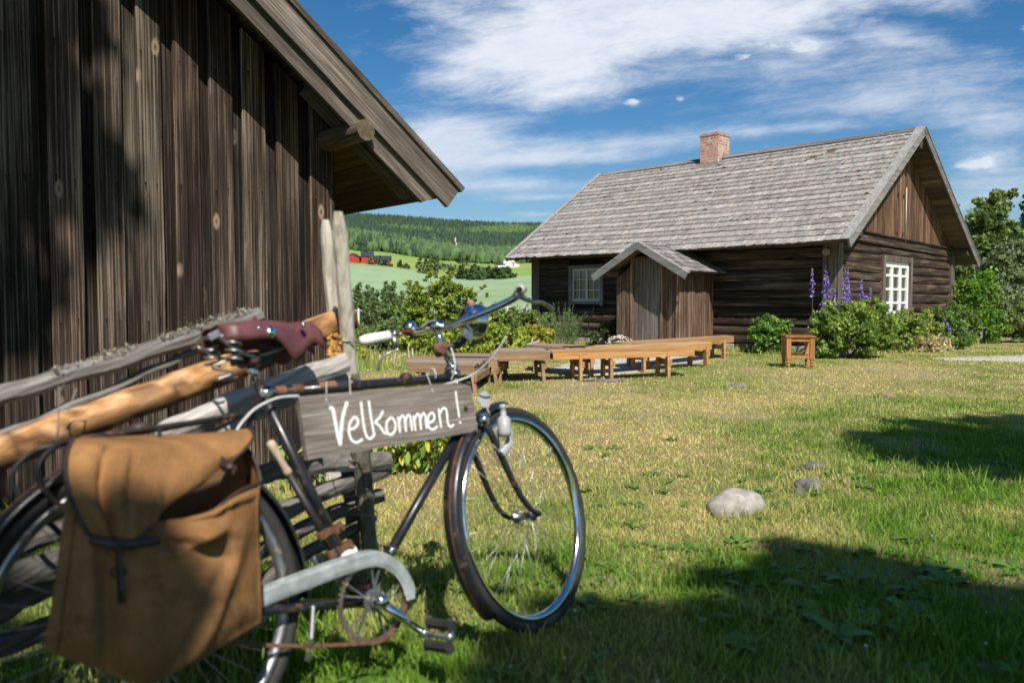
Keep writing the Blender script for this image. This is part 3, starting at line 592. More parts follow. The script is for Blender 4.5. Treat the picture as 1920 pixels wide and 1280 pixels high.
# shingled roof: every course of separate shingles
def shingle_slope(x0, x1, ye, ze, yr, zr, courses, name, wmin=.05, wmax=.095, parent=None, holes=(), tone=1.0):
    e = V3((0, yr-ye, zr-ze)); Ls = e.length; d = e.normalized(); nrm = V3((1, 0, 0)).cross(d); nrm = nrm if nrm.z > 0 else -nrm
    b = MB(); st = Ls/courses
    for k in range(courses+1):
        x = x0; rowt = (.86 if k % 2 else 1.08)*vary(.94, 1.06)
        sk = wn(k*3.1, 5)*.012
        while x < x1-.001:
            w = random.uniform(wmin, wmax); x2 = min(x+w, x1)
            if any(h[0] < x < h[1] and h[2] <= k <= h[3] for h in holes): x = x2; continue
            s0 = k*st-.03+random.uniform(-.014, .014)+wn(x*.8, k*.5)*.02+sk; s1 = min(s0+st*1.5, Ls+.01)
            if s1-s0 < .04: x = x2; continue
            sag = -.02*math.sin(math.pi*(x-x0)/(x1-x0))+wn(x*.5, k*.2, 3)*.014
            lift = random.uniform(.0, .008)+(.02 if random.random() < .015 else 0); t = .018
            A = V3((0, ye, ze))+d*s0+nrm*(.026+lift+sag); B = V3((0, ye, ze))+d*s1+nrm*(.004+sag)
            X0, X1 = V3((x+.003, 0, 0)), V3((x2-.002, 0, 0)); c = rowt*random.uniform(.8, 1.13)*tone; red = random.uniform(-.02, .05)
            b.add([A+X0, A+X1, B+X1, B+X0, A+X0-nrm*t, A+X1-nrm*t, B+X1-nrm*.012, B+X0-nrm*.012], [(0, 1, 2, 3), (4, 7, 6, 5), (0, 4, 5, 1), (1, 5, 6, 2), (3, 2, 6, 7), (0, 3, 7, 4)], (c*(1+red), c, c*(1-red)))
            x = x2
    return b.build(name, SHING, parent)
roof = MB()
TH = .05
roof.prism([(-HL-OVL, -OVE+.02, EZ-TH), (-HL-OVL, RV, RZ-TH), (-HL-OVL, RV, RZ-.005), (-HL-OVL, -OVE+.02, EZ-.005)], (HL+OVL+OVR-.05, 0, 0), .9)
roof.prism([(-HL-OVL, HW+OVE, EZR-TH), (-HL-OVL, RV, RZ-TH-.001), (-HL-OVL, RV, RZ-.006), (-HL-OVL, HW+OVE, EZR-.005)], (HL+OVL+OVR-.05, 0, 0), .9)
roofo = roof.build('roof', SOFF, house)
shingle_slope(-HL-OVL+.02, OVR-.1, -OVE-.02, EZ, RV, RZ, 21, 'shingles', parent=roofo, holes=[(-1.55, -1.25, 18, 18), (-1.85, -1.6, 17, 17)])
shingle_slope(-HL-OVL+.02, OVR-.1, HW+OVE+.02, EZR, RV, RZ, 22, 'shingles', parent=roofo, wmin=.3, wmax=.5)
b = MB()     # barge boards: face, cover board on top
def barge(xo, ya, za, yb, zb_, w, drop, b, tone=1.0, cover=.14, sgn=1):
    d = V3((0, yb-ya, zb_-za)).normalized(); n = V3((1, 0, 0)).cross(d); n = n if n.z > 0 else -n
    A, B = V3((xo, ya, za)), V3((xo, yb, zb_))
    b.prism([A+n*.035, B+n*.035, B-n*drop, A-n*drop], (w*sgn, 0, 0), tone)
    if cover: b.prism([A+n*.039, B+n*.039, B+n*.064, A+n*.064], (-cover*sgn, 0, 0), tone*1.25); b.prism([A+n*.0395, B+n*.0395, B+n*.0635, A+n*.0635], ((w+.012)*sgn, 0, 0), tone*1.2)
barge(OVR-.04, -OVE-.05, EZ-.035, RV, RZ, .035, .13, b)
barge(OVR-.04, HW+OVE+.05, EZR-.03, RV, RZ, .035, .13, b, .75)
b.build('barge_board', GREYY, house)
b = MB(); barge(-HL-OVL+.0, -OVE-.03, EZ-.02, RV, RZ, .03, .07, b, 1.1, .08, -1); barge(-HL-OVL+.0, HW+OVE, EZR, RV, RZ, .03, .07, b, 1.0, .08, -1); b.build('barge_board', GREYY, house)
b = MB(); n1_ = (EZ-RZ)/(RV+OVE)
for i in range(9):
    xa = -HL-OVL+i*1.02; xb = min(xa+1.03, OVR); b.prism([(xa, RV-.13, RZ-.045+wn(i, 1)*.01), (xa, RV, RZ+.055), (xa, RV+.02, RZ+.05), (xa, RV-.11, RZ-.06)], (xb-xa-.005, 0, 0), vary(.6, .9))
b.build('ridge_board', GREYX, house)
b = MB()     # exposed planks under the gable overhang
for side in (0, 1):
    N_ = 20
    for i in range(N_):
        y0, y1 = (lerp(-OVE+.1, RV-.05, i/N_), lerp(-OVE+.1, RV-.05, (i+1)/N_)) if side == 0 else (lerp(HW+OVE-.1, RV+.05, i/N_), lerp(HW+OVE-.1, RV+.05, (i+1)/N_))
        zz = rz_at(min(max(y0, -OVE), HW+OVE)); z1_ = rz_at(y1); c = vary(.6, 1.35); m = .05 if i % 2 else .02
        b.prism([(-.02, y0, zz+.045-m), (-.02, y1, z1_+.045-m), (-.02, y1, z1_+.075-m), (-.02, y0, zz+.075-m)], (OVR-.04, 0, 0), c)
b.build('soffit_plank', SOFF, house)
b = MB()
for y, z in ((0.05, 2.40), (RV, RZ-.33), (HW-.05, 2.31)):
    b.beam((-HL-.35, y, z), (OVR-.08, y, z), .17, .19, col=.6, cham=.04)
b.build('roof_beam', SOFF, house, bevel=.01)
for x in (-8.3, -7.95, -7.25, -6.45, -5.6, -4.6, -2.0, -1.1, -.3):
    b = MB(); b.tube([(x, .1, EZ+.28), (x, -OVE+.16, EZ-.09+.06)], .055, 8, .4); b.build('rafter_tail', SOFF, house, smooth=True)
b = MB(); b.lathe([(.055, .02), (.058, .0), (.07, .0), (.072, .05), (.05, .055)], (-.13, -.16, 2.02), (0, -1, 0), 18, .9); b.build('beam_end', RAILW, house, smooth=True)
# gable window and front window, casings and glazing bars
def window(axis, a0, a1, z0, z1, cols, rows, bar, casing, frame_mat, case_mat, post=None, glass_in=.02, curtain=True):
    """axis 'x': in the front wall, facing -y; 'y': in the gable, facing +x"""
    def T(a, o, z): return (a, -o, z) if axis == 'x' else (o, a, z)
    def bx(m, a, b_, o0, o1, za, zb_, c=1.0):
        P = [T(a, o0, za), T(b_, o0, za), T(b_, o1, za), T(a, o1, za), T(a, o0, zb_), T(b_, o0, zb_), T(b_, o1, zb_), T(a, o1, zb_)]
        m.add(P, [(0, 3, 2, 1), (4, 5, 6, 7), (0, 1, 5, 4), (1, 2, 6, 5), (2, 3, 7, 6), (3, 0, 4, 7)], c)
    wo = MB(); c = casing
    bx(wo, a0, a0+c, -.02, .10, z0-.25 if axis == 'y' else z0-.04, z1, vary(.8, 1.1)); bx(wo, a1-c, a1, -.02, .10, z0-.04, z1, vary(.8, 1.1))
    bx(wo, a0+c+.002, a1-c-.002, -.02, .096, z1-c, z1, .8); bx(wo, a0+c+.002, a1-c-.002, -.02, .11, z0, z0+c*.9, .9)
    w = wo.build('window', case_mat, house, bevel=.004)
    fr = MB(); i0, i1, j0, j1 = a0+c, a1-c, z0+c*.9, z1-c
    bx(fr, i0, i0+bar*1.3, .0, .05, j0, j1); bx(fr, i1-bar*1.3, i1, .0, .05, j0, j1); bx(fr, i0+bar*1.3, i1-bar*1.3, .0, .049, j0, j0+bar*1.4); bx(fr, i0+bar*1.3, i1-bar*1.3, .0, .049, j1-bar*1.4, j1)
    for k in range(1, cols):
        x = lerp(i0, i1, k/cols); thick = bar*1.6 if (post and k in post) else bar*.55; bx(fr, x-thick/2, x+thick/2, .001, .045 if (post and k in post) else .038, j0+bar*1.4, j1-bar*1.4)
    for k in range(1, rows):
        z = lerp(j0, j1, k/rows); bx(fr, i0+bar*1.3, i1-bar*1.3, .002, .036, z-bar*.3, z+bar*.3)
    fr.build('frame', frame_mat, w)
    g = MB(); bx(g, i0+.005, i1-.005, -.01, .012, j0+.005, j1-.005); g.build('pane', GLASS, w)
    return w, (i0, i1, j0, j1)
w1, q = window('x', WX0, WX1, WZ0, WZ1, 4, 3, .036, .09, OFFW, GREYX, post=(2,))
for k in range(4):
    b = MB()
    xa, xb = lerp(q[0], q[1], k/4)+.03, lerp(q[0], q[1], (k+1)/4)-.03
    G = [[(xa+(xb-xa)*s/8, -.0145, q[3]-.05-(t/4)*(.10+.08*abs(math.sin(s*.9+k*2)))) for s in range(9)] for t in range(5)]; b.grid(G, .8); b.build('curtain', CURT, w1)
w2, q = window('y', GY0, GY1, GZ0, GZ1, 3, 4, .085, .13, WHITE, POSTW, post=(1, 2))
for k in range(3):
    b = MB(); ya = lerp(q[0], q[1], k/3)+.15
    b.prism([(.0145, ya, q[2]+.2), (.0145, ya+.09, q[2]+.2), (.0145, ya+.05, q[3]-.25), (.0145, ya+.02, q[3]-.2)], (.002, 0, 0), .45); b.build('curtain', CURT, w2)
# chimney on the ridge
P = on_plane(1340, 293, HC+V3((math.sin(-HA), math.cos(HA), 0))*RV, V3((math.sin(-HA), math.cos(HA), 0))); cxh = (P-HC).dot(V3((math.cos(HA), math.sin(HA), 0)))
b = MB(); b.box((cxh-.27, RV-.28, RZ-.35), (cxh+.27, RV+.28, RZ+.60)); b.box((cxh-.285, RV-.295, RZ+.55), (cxh+.285, RV+.295, RZ+.605), .85)
for i in range(7): xx = cxh-.24+i*.075; b.box((xx, RV-.25, RZ+.61), (xx+random.uniform(.05, .07), RV+.25, RZ+.625+random.uniform(.0, .035)), vary(.7, 1))
b.build('chimney', BRICK, house, bevel=.006)
b = MB(); b.prism([(cxh-.36, RV-.34, RZ-.215), (cxh+.36, RV-.34, RZ-.215), (cxh+.3, RV-.02, RZ+.1), (cxh-.33, RV-.02, RZ+.1)], (0, .02, .02), .8); b.build('chimney_flashing', GREYX, house)
# ------------------------------------------------------------------ porch
PX0, PX1, PD = -4.28, -2.67, 1.35; pz0 = .16
porch = MB(); b = porch
def boards(b, p0, p1, z0, ztop, out, w0=.09, w1=.14, t=.02, skip=None, tone=(.7, 1.2)):
    """vertical boards between two plan points; ztop(s) gives the top"""
    p0, p1 = V3(p0), V3(p1); L_ = (p1-p0).length; d = (p1-p0)/L_; o = V3(out); s = 0
    while s < L_-.01:
        w = random.uniform(w0, w1); s2 = min(s+w, L_)
        if not (skip and skip[0] < (s+s2)/2 < skip[1]):
            a, c = p0+d*(s+.003), p0+d*(s2-.003); tt = t+random.uniform(0, .008); k = vary(*tone)
            b.prism([a+V3((0, 0, z0)), c+V3((0, 0, z0)), c+V3((0, 0, ztop(s2))), a+V3((0, 0, ztop(s)))], o*tt, (k, k*.97, k*.94))
        s = s2
PM = (PX0+PX1)/2; PRZ, PEZ = 2.27, 1.80
ptop = lambda x: PRZ-.16-abs(x-PM)*.66
boards(b, (PX0, -PD, 0), (PX1, -PD, 0), pz0, lambda s: ptop(PX0+s), (0, -1, 0), skip=(.42, 1.16), tone=(.75, 1.25))
boards(b, (PX1, -PD, 0), (PX1, -.08, 0), pz0, lambda s: 1.72, (1, 0, 0), w0=.1, w1=.16, tone=(.75, 1.2))
boards(b, (PX0, -.08, 0), (PX0, -PD, 0), pz0, lambda s: 1.72, (-1, 0, 0), w0=.1, w1=.16)
b.build('porch_wall', PANEL, house)
b = MB(); b.box((PX0+.01, -PD+.01, pz0), (PX1-.01, -.1, 1.70), .3); b.build('porch_core', DARKW, house)
b = MB(); boards(b, (PX0+.45, -PD+.015, 0), (PX0+1.15, -PD+.015, 0), pz0+.03, lambda s: 1.98, (0, -1, 0), w0=.085, w1=.12, t=.012, tone=(.8, 1.1)); dr = b.build('door', DOORW, house)
b = MB(); b.beam((PX0+.46, -PD-.02, 1.42), (PX0+.6, -PD-.02, 1.42), .02, .03); b.build('hinge', RUST, dr)
b = MB(); b.box((PX0+.375, -PD-.045, pz0-.04), (PX0+.455, -PD+.0, 2.0), 1.5); b.box((PX0+1.15, -PD-.045, pz0-.02), (PX0+1.21, -PD+.0, 2.0), 1.35); b.box((PX0+.455, -PD-.04, 1.955), (PX0+1.15, -PD, 2.02), 1.3)
b.box((PX1-.07, -PD-.05, pz0), (PX1+.035, -PD-.031, 1.70), 1.5); b.build('door_frame', PANEL, house, bevel=.004)
b = MB(); b.box((PX0-.05, -PD-.05, -.1), (PX1+.05, -.1, pz0-.01), .9); b.build('porch_step', FOUND, house, bevel=.03)
pr = MB(); xo = .41; YF = -PD-.36; YB = .02
for sg in (-1, 1):
    xe = PM+sg*(PX1-PM+xo-.13); pr.prism([(xe, YF+.03, PEZ-.16), (PM, YF+.03, PRZ-.06), (PM, YF+.03, PRZ-.02), (xe, YF+.03, PEZ-.12)], (0, YB-YF-.03, 0), .8)
pro = pr.build('porch_roof', SOFF, house)
def pshing():
    b = MB()
    for sg in (-1, 1):
        xe = PM+sg*(PX1-PM+xo-.11); e = V3((PM-xe, 0, PRZ-PEZ+.11)); Ls = e.length; d = e.normalized(); n = V3((-d.z*sg*-1, 0, abs(d.x))); n = V3((sg*abs(d.z), 0, abs(d.x))); st = Ls/6
        for k in range(7):
            y = YF
            while y < YB:
                w = random.uniform(.06, .11); y2 = min(y+w, YB); s0 = k*st-.03+random.uniform(-.01, .01); s1 = min(s0+st*1.5, Ls+.02)
                A = V3((xe, 0, PEZ-.12))+d*s0+n*.026; B = V3((xe, 0, PEZ-.12))+d*s1+n*.006; Y0, Y1 = V3((0, y+.002, 0)), V3((0, y2-.002, 0)); c = random.uniform(.5, 1.15)*(.8 if k % 2 else 1.05)
                f = [(0, 1, 2, 3), (4, 7, 6, 5), (0, 4, 5, 1), (1, 5, 6, 2), (3, 2, 6, 7), (0, 3, 7, 4)]
                b.add([A+Y0, A+Y1, B+Y1, B+Y0, A+Y0-n*.016, A+Y1-n*.016, B+Y1-n*.012, B+Y0-n*.012], f, c); y = y2
    return b.build('shingles', GSH, pro)
GSH = wood('porch_shingle_wood', 'x', (.13, .12, .11), (.28, .26, .245), (.42, .395, .375), grain=30, along=3, bstr=.6, bdist=.006, blotch=.7)
pshing()
b = MB()
for sg in (-1, 1):
    xt = PM+sg*(PX1-PM+xo+.0); A = V3((xt, YF-.03, PEZ-.205)); B = V3((PM, YF-.03, PRZ+.0)); d = (B-A).normalized(); n = V3((sg*abs(d.z), 0, abs(d.x)))
    b.prism([A+n*.03, B+n*.03, B-n*.10, A-n*.10], (0, .03, 0), .95); b.prism([A+n*.033, B+n*.033, B+n*.055, A+n*.055], (0, .09, 0), 1.3)
b.build('porch_barge_board', GREYX, house)
b = MB()
for x in (PX0-.02, PX1+.02): b.beam((x, YF+.06, 1.66), (x, -.1, 1.66), .09, .09, col=.8)
b.build('porch_beam', SOFF, house)
b = MB(); b.tube([(-5.9, -.13, 1.02), (-6.05, -.16, .6), (-6.1, -.2, .1)], .012, 6); b.build('drain_wire', BLKC, house)

# ------------------------------------------------------------------ barn at the left (x along the boarded gable, y into the barn)
BC = V3((-1.055, 4.655, 0)); BA = R_(40); barn = thing('barn', 'tall dark barn gable of weathered vertical boards with broad overhanging eave', 'barn', BC, BA)
SL = math.tan(R_(38.7)); def_ = None
VX0, VZ0 = .53, 1.615        # lower outer tip of the verge (x, z) on the gable-side plane, y = -.35
def roofz(x): return VZ0+(VX0-x)*SL      # underside line of the upper verge board
BAP = -3.3
b = MB(); x = 0.0; i = 0
core = MB(); core.prism([(-6.6, .03, -.2), (-.02, .03, -.2), (-.02, .03, roofz(0)+.02), (BAP, .03, roofz(BAP)), (-6.6, .03, roofz(0)+.02)], (0, 5.5, 0), .25)
x = -.004
pat = [.055, .12, .05, .135, .045, .125, .06, .11, .075, .105, .07, .14]
b.box((-.028, -.03, .03), (.012, .06, roofz(0)+.04), .9)
x = -.030; i = 0
while x > -6.6:
    front = i % 2 == 0
    w = random.uniform(.108, .135) if front else random.uniform(.052, .075)
    x2 = x-w; zt = (roofz(x) if x > BAP else roofz(2*BAP-x))+.02; zt2 = (roofz(x2) if x2 > BAP else roofz(2*BAP-x2))+.02
    y0, t = (-.048, .026) if front else (-.002, .022)
    c = vary(.55, 1.5); tw = random.uniform(-.004, .004); zb = .05+random.uniform(0, .05); wm = random.uniform(.9, 1.08)
    if not front: xa, xb = x+.02, x2-.02; c *= .5
    else: xa, xb = x+.002, x2-.002
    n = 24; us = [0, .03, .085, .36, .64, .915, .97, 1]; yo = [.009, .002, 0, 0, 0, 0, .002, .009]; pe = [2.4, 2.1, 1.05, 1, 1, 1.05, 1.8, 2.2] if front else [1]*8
    G = []
    for k in range(n+1):
        tt = k/n; wv = wn(i*3.3, tt*6)*.003
        G.append([(lerp(xa, xb, us[q])+wv, y0+yo[q]+lerp(tw, -tw, us[q])+wn(i*1.7, tt*5, us[q]*2)*.0015, lerp(zb, lerp(zt, zt2, us[q]), tt)) for q in range(8)])
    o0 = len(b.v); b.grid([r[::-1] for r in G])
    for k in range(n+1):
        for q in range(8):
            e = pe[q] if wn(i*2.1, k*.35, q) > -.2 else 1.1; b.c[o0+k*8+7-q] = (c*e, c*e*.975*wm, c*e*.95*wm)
    b.grid([[r[0], (r[0][0], y0+t, r[0][2])] for r in G], c*1.1); b.grid([[(r[-1][0], y0+t, r[-1][2]), r[-1]] for r in G], c*1.1)
    if front and x > -4.2:
        for zn in (.35, .95, 1.62, 2.25, 2.9):
            for fx in (.22, .78):
                xn = lerp(xa, xb, fx)+random.uniform(-.006, .006); zz = zn+random.uniform(-.02, .02)
                if zz < zt-.1: b.box((xn-.0035, y0-.0035, zz-.0035), (xn+.0035, y0+.004, zz+.0035), (.9, .5, .35)); b.add([(xn-.003, y0-.0022, zz), (xn+.003, y0-.0022, zz), (xn+.001, y0-.0022, zz-random.uniform(.03, .12)), (xn-.001, y0-.0022, zz-.03)], [(3, 2, 1, 0)], .25)
        for _ in range(3):
            xn = random.uniform(min(xa, xb)+.02, max(xa, xb)-.02); zz = random.uniform(.2, max(.4, zt-.5)); l_ = random.uniform(.15, .6); b.add([(xn-.0012, y0-.0025, zz+l_*.5), (xn, y0-.0025, zz), (xn+.0012, y0-.0025, zz+l_*.5), (xn, y0-.0025, zz+l_)], [(0, 1, 2, 3)], .08)
    b.add([G[0][0], G[0][7], (G[0][7][0], y0+t, zb), (G[0][0][0], y0+t, zb)], [(0, 1, 2, 3)], c)
    x = x2; i += 1
b.build('wall', BARN, barn)
core.build('wall_core', DARKW, barn)
b = MB()
for k in range(30):
    ya = .06+k*.18; b.box((-.02, ya, .03), (.02, ya+.172, roofz(0)-.05), vary(.7, 1.1))
b.build('wall', BARN, barn)
# roof: sheathing planks seen from below run along y
OV = .36; rf = MB()
xs = VX0+.0; k = 0
nrm = V3((math.sin(math.atan(SL)), 0, math.cos(math.atan(SL)))); dn = V3((math.cos(math.atan(SL)), 0, -math.sin(math.atan(SL))))
T0 = V3((VX0, 0, VZ0))
s = -.02
while s < 5.2:
    w = random.uniform(.13, .19); A = T0-dn*s+nrm*.075; B = T0-dn*(s+w-.006)+nrm*.075; c = vary(.5, 1.2)
    rf.prism([A+V3((0, -OV+.03, 0)), B+V3((0, -OV+.03, 0)), B+V3((0, -OV+.03, 0))+nrm*.025, A+V3((0, -OV+.03, 0))+nrm*.025], (0, 6.2, 0), (c, c*.95, c*.85)); s += w
rf.prism([T0+nrm*.102-dn*-.03+V3((0, -OV-.02, 0)), T0+nrm*.102-dn*5.2+V3((0, -OV-.02, 0)), T0+nrm*.16-dn*5.2+V3((0, -OV-.02, 0)), T0+nrm*.16-dn*-.03+V3((0, -OV-.02, 0))], (0, 6.3, 0), .7)
RT2 = T0-dn*4.95
rf.prism([RT2+nrm*.10+V3((0, -OV, 0)), RT2+nrm*.10+V3((-4.2, -OV, -3.3)), RT2+nrm*.17+V3((-4.2, -OV, -3.3)), RT2+nrm*.17+V3((0, -OV, 0))], (0, 6.2, 0), .7)
bro = rf.build('roof', wood('barn_soffit_wood', 'y', (.045, .035, .022), (.13, .10, .065), (.24, .19, .13), grain=35), barn)
b = MB()     # verge boards: wide upper board and narrower lower board
def vb(o0, lo, hi, s0, s1, t, c, cut=.0):
    A, B = T0-dn*s0, T0-dn*s1; b.prism([A+nrm*lo+V3((0, -OV-o0, 0))-dn*cut, B+nrm*lo+V3((0, -OV-o0, 0)), B+nrm*hi+V3((0, -OV-o0, 0)), A+nrm*hi+V3((0, -OV-o0, 0))], (0, t, 0), c)
vb(.030, -.0, .135, -.035, 5.0, .028, 1.15)
vb(.045, .134, .166, -.05, 5.0, .06, .7)
bb = b.build('verge_board', wood('verge_wood', 'x', (.025, .02, .016), (.12, .10, .084), (.38, .33, .28), grain=110, along=3.0, knots=2.0, blotch=.8, knotcol=(.06, .05, .04), rot=(0, R_(-38.7), 0)), barn)
b = MB(); vb(.0, -.085, .003, .05, 5.0, .029, .95, cut=.05); b.build('verge_board', MATS['verge_wood'], barn)
for o in barn.children:
    pass
# purlin log end and bracket rafter
b = MB(); pth = [(-.05, .1, 1.95), (-.03, -.15, 1.955), (.0, -.42, 1.96)]
b.tube(pth, [.062, .06, .058], 14, .9); b.build('purlin_log', MATS['barn_soffit_wood'], barn, smooth=False)
b = MB(); b.beam(T0-dn*.95+nrm*-.0+V3((0, -.16, 0)), T0-dn*.12+nrm*.0+V3((0, -.16, 0)), .10, .11, up=nrm, col=1.0, cham=.02); b.build('rafter', MATS['verge_wood'], barn)
b = MB(); b.box((-6.6, -.08, -.2), (-.6, .05, .03), .8); b.box((-.55, -.16, -.1), (.06, .06, .05), 1.05); b.build('foundation', FOUND, barn, bevel=.02)

# ------------------------------------------------------------------ roundpole fence behind the bicycle
YAW, LEAN = .7868, .199; BO = V3((-.7328, 1.6447, 0))
Fe = V3((math.cos(YAW), math.sin(YAW), 0)); Fn = V3((-math.sin(YAW), math.cos(YAW), 0))
def FP(px, py, off): return on_plane(px, py, BO+Fn*off, Fn)
FANG = YAW
fence = thing('roundpole_fence', 'silvered split rail fence leaning uphill behind the bicycle with one peeled orange log', 'fence', BO+Fn*.45, FANG)
FI = (Matrix.Translation(BO+Fn*.45) @ Matrix.Rotation(FANG, 4, 'Z')).inverted()
def fl(p): return FI @ p
def rough_rail(b, pts, w, h, col=1.0, seg=26, rough=1.0):
    P = [fl(p) for p in pts]; n = 9; path = []
    for i in range(seg+1):
        t = i/seg*(len(P)-1); k = min(int(t), len(P)-2); path.append(P[k].lerp(P[k+1], t-k)+V3((0, wn(i*.3, w*90)*.006*rough, wn(i*.4, h*70, 2)*.008*rough)))
    d = (path[-1]-path[0]).normalized(); r = V3((0, 1, 0)); u = d.cross(r).normalized(); u = -u if u.z < 0 else u; G = []; sd = random.uniform(0, 50)
    sh = [1+.22*rough*wn(k*2.3, sd) for k in range(n)]
    for i, p in enumerate(path):
        row = []
        for k in range(n):
            th = 2*math.pi*k/n; sq = max(abs(math.cos(th)), abs(math.sin(th))); m = sh[k]*(1+.10*rough*wn(i*.5, k*1.3, sd))/sq**(.7*rough)
            row.append(p+r*math.cos(th)*w/2*m+u*math.sin(th)*h/2*m)
        G.append(row)
    b.grid(G, col, closed=True); b.add(G[0], [tuple(range(n-1, -1, -1))], col*.9); b.add(G[-1], [tuple(range(n))], col*.9)
rails = [([FP(-160, 812, .47), FP(0, 742, .47), FP(250, 670, .47), FP(487, 588, .47)], .05, .047, .62),
         ([FP(-120, 860, .49), FP(60, 790, .49), FP(300, 688, .49), FP(395, 645, .49)], .035, .018, .6),
         ([FP(290, 822, .31), FP(400, 770, .31), FP(520, 722, .31), FP(648, 680, .31)], .04, .060, 1.25),
         ([FP(300, 850, .33), FP(420, 806, .33), FP(560, 742, .33), FP(648, 706, .33)], .03, .03, 1.1),
         ([FP(330, 960, .45), FP(480, 890, .45), FP(600, 870, .45), FP(728, 862, .45)], .045, .055, .45),  # low tone here: shade under the sign put into the rail colour
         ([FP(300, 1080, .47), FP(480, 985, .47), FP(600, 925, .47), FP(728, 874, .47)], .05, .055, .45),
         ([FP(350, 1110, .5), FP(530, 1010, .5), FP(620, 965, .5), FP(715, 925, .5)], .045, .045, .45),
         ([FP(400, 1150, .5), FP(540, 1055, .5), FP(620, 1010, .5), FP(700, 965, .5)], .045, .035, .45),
         ([FP(-200, 1240, .42), FP(0, 1140, .42), FP(120, 1075, .42), FP(330, 985, .42)], .05, .06, .32),  # lower-left rails: shade put into the colour, darker still
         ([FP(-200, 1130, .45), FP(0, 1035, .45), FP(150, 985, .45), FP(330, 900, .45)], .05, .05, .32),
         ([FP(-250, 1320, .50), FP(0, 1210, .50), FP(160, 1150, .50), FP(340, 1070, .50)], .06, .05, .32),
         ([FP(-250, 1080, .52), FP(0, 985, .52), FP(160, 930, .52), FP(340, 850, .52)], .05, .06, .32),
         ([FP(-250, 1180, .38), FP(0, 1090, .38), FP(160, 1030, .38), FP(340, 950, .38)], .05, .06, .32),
         ([FP(330, 1240, .45), FP(460, 1170, .45), FP(560, 1100, .45), FP(600, 1070, .45)], .05, .05, .8)]
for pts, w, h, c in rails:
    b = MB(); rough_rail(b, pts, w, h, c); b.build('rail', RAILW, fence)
b = MB(); rough_rail(b, [FP(-180, 915, .40), FP(0, 848, .40), FP(250, 756, .40), FP(430, 690, .40), FP(657, 594, .40)], .076, .078, 1.0, seg=44, rough=.4)
for i in range(45):
    for k in range(9):
        th = 2*math.pi*k/9; w_ = wn(i*.45, k*.9, 4)+(.35 if math.sin(th) < -.3 else -.12)
        if w_ > .12: b.c[i*9+k] = (.30, .27, .26)
        elif w_ > .02: b.c[i*9+k] = (.7, .6, .52)
lg = b.build('rail', LOGP, fence, smooth=True); lg['label'] = 'thick peeled orange log rail'
def post(pb, pt, w, d, col=1.0, nm='post'):
    b = MB(); A, B = fl(pb), fl(pt); seg = 16; G = []; n = 8; sd = random.uniform(0, 30)
    for i in range(seg+1):
        p = A.lerp(B, i/seg); m = 1 if i < seg-1 else (.85 if i == seg-1 else .55); G.append([p+V3((math.cos(2*math.pi*k/n+.4)*w/2*m*(1+.12*wn(i*.4, k, sd)), math.sin(2*math.pi*k/n+.4)*d/2*m, 0)) for k in range(n)])
    b.grid(G, col, closed=True); b.add(G[-1], [tuple(range(n))], col); return b.build(nm, POLEW, fence)
post(FP(662, 760, .40), FP(634, 397, .24), .046, .036, 1.3)
post(FP(640, 760, .50), FP(610, 412, .42), .042, .036, 1.2)
post(FP(704, 1150, .52), FP(664, 700, .36), .058, .045, .36)  # two lower poles: brown, with the sign's shade also put into their tone
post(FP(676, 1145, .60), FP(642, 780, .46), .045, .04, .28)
for (px, py) in ((655, 640), (668, 872), (685, 925), (690, 960)):
    b = MB(); c = FP(px-12, py, .38); c = fl(c); b.tube([c+V3((math.cos(a)*.045, math.sin(a)*.06, math.sin(a*2)*.006)) for a in np.linspace(0, 6.28, 20)], .002, 5, closed=False); b.build('tie_wire', WIRE, fence)
b = MB(); b.tube([fl(FP(105, 740, .3)), fl(FP(120, 722, .3)), fl(FP(143, 728, .3)), fl(FP(128, 770, .29))], .0018, 5); b.tube([fl(FP(110, 724, .3)), fl(FP(110, 800, .28)), fl(FP(106, 828, .29))], .0018, 5)
b.build('tie_wire', WIRE, fence)
b = MB()
for k in range(26):
    a = k*.5; b.tube([fl(FP(628+random.uniform(-10, 8), 645+random.uniform(-25, 22), .38)), fl(FP(628+random.uniform(-12, 10), 650+random.uniform(-25, 22), .33))], .006, 5, vary(.6, 1.2))
b.build('withy_binding', ORGR, fence)
# crust of lichen on the upper rail
V = []; F = []; C = []
for k in range(600):
    t = random.random(); px = lerp(60, 470, t); py = lerp(716, 585, t)+random.gauss(0, 4)-2; p = fl(FP(px, py-3, random.uniform(.44, .49))); s = random.uniform(.0015, .0045)
    if wn(px*.02, 3) < -.15: continue
    q = [p+V3((random.uniform(-s, s), random.uniform(-s, s), random.uniform(-s, s)))*1.6 for _ in range(4)]; i = len(V); V += [tuple(x) for x in q]; F += [(i, i+1, i+2), (i, i+2, i+3), (i, i+3, i+1), (i+1, i+3, i+2)]; c = random.uniform(.8, 1.3); C += [(c, c, c)]*4
fast('lichen', V, F, C, LICH, fence)['kind'] = 'stuff'

# ------------------------------------------------------------------ bicycle (x forward, y left, z up in its own leaning frame)
Be = Fe; Bu = V3((0, 0, 1))*math.cos(LEAN)+Fn*math.sin(LEAN); Bl = Bu.cross(Be)
BM = Matrix((Be, Bl, Bu)).transposed().to_4x4(); BM.translation = BO; BI = BM.inverted()
bike = thing('bicycle', 'old black roadster bicycle with maroon leather saddle and silver chain guard leaning on fence', 'bicycle', BO); bike.rotation_euler = BM.to_3x3().to_euler()
def B_(px, py, yl=0.0): return BI @ on_plane(px, py, BO+Bl*yl, Bl)
WR = .355
BB = V3((.535, 0, .257)); SC = V3((.315, 0, .82)); HT = V3((.9416, 0, .831)); HBt = V3((.985, 0, .700)); FH = V3((1.18, 0, WR)); RH = V3((0, 0, WR))
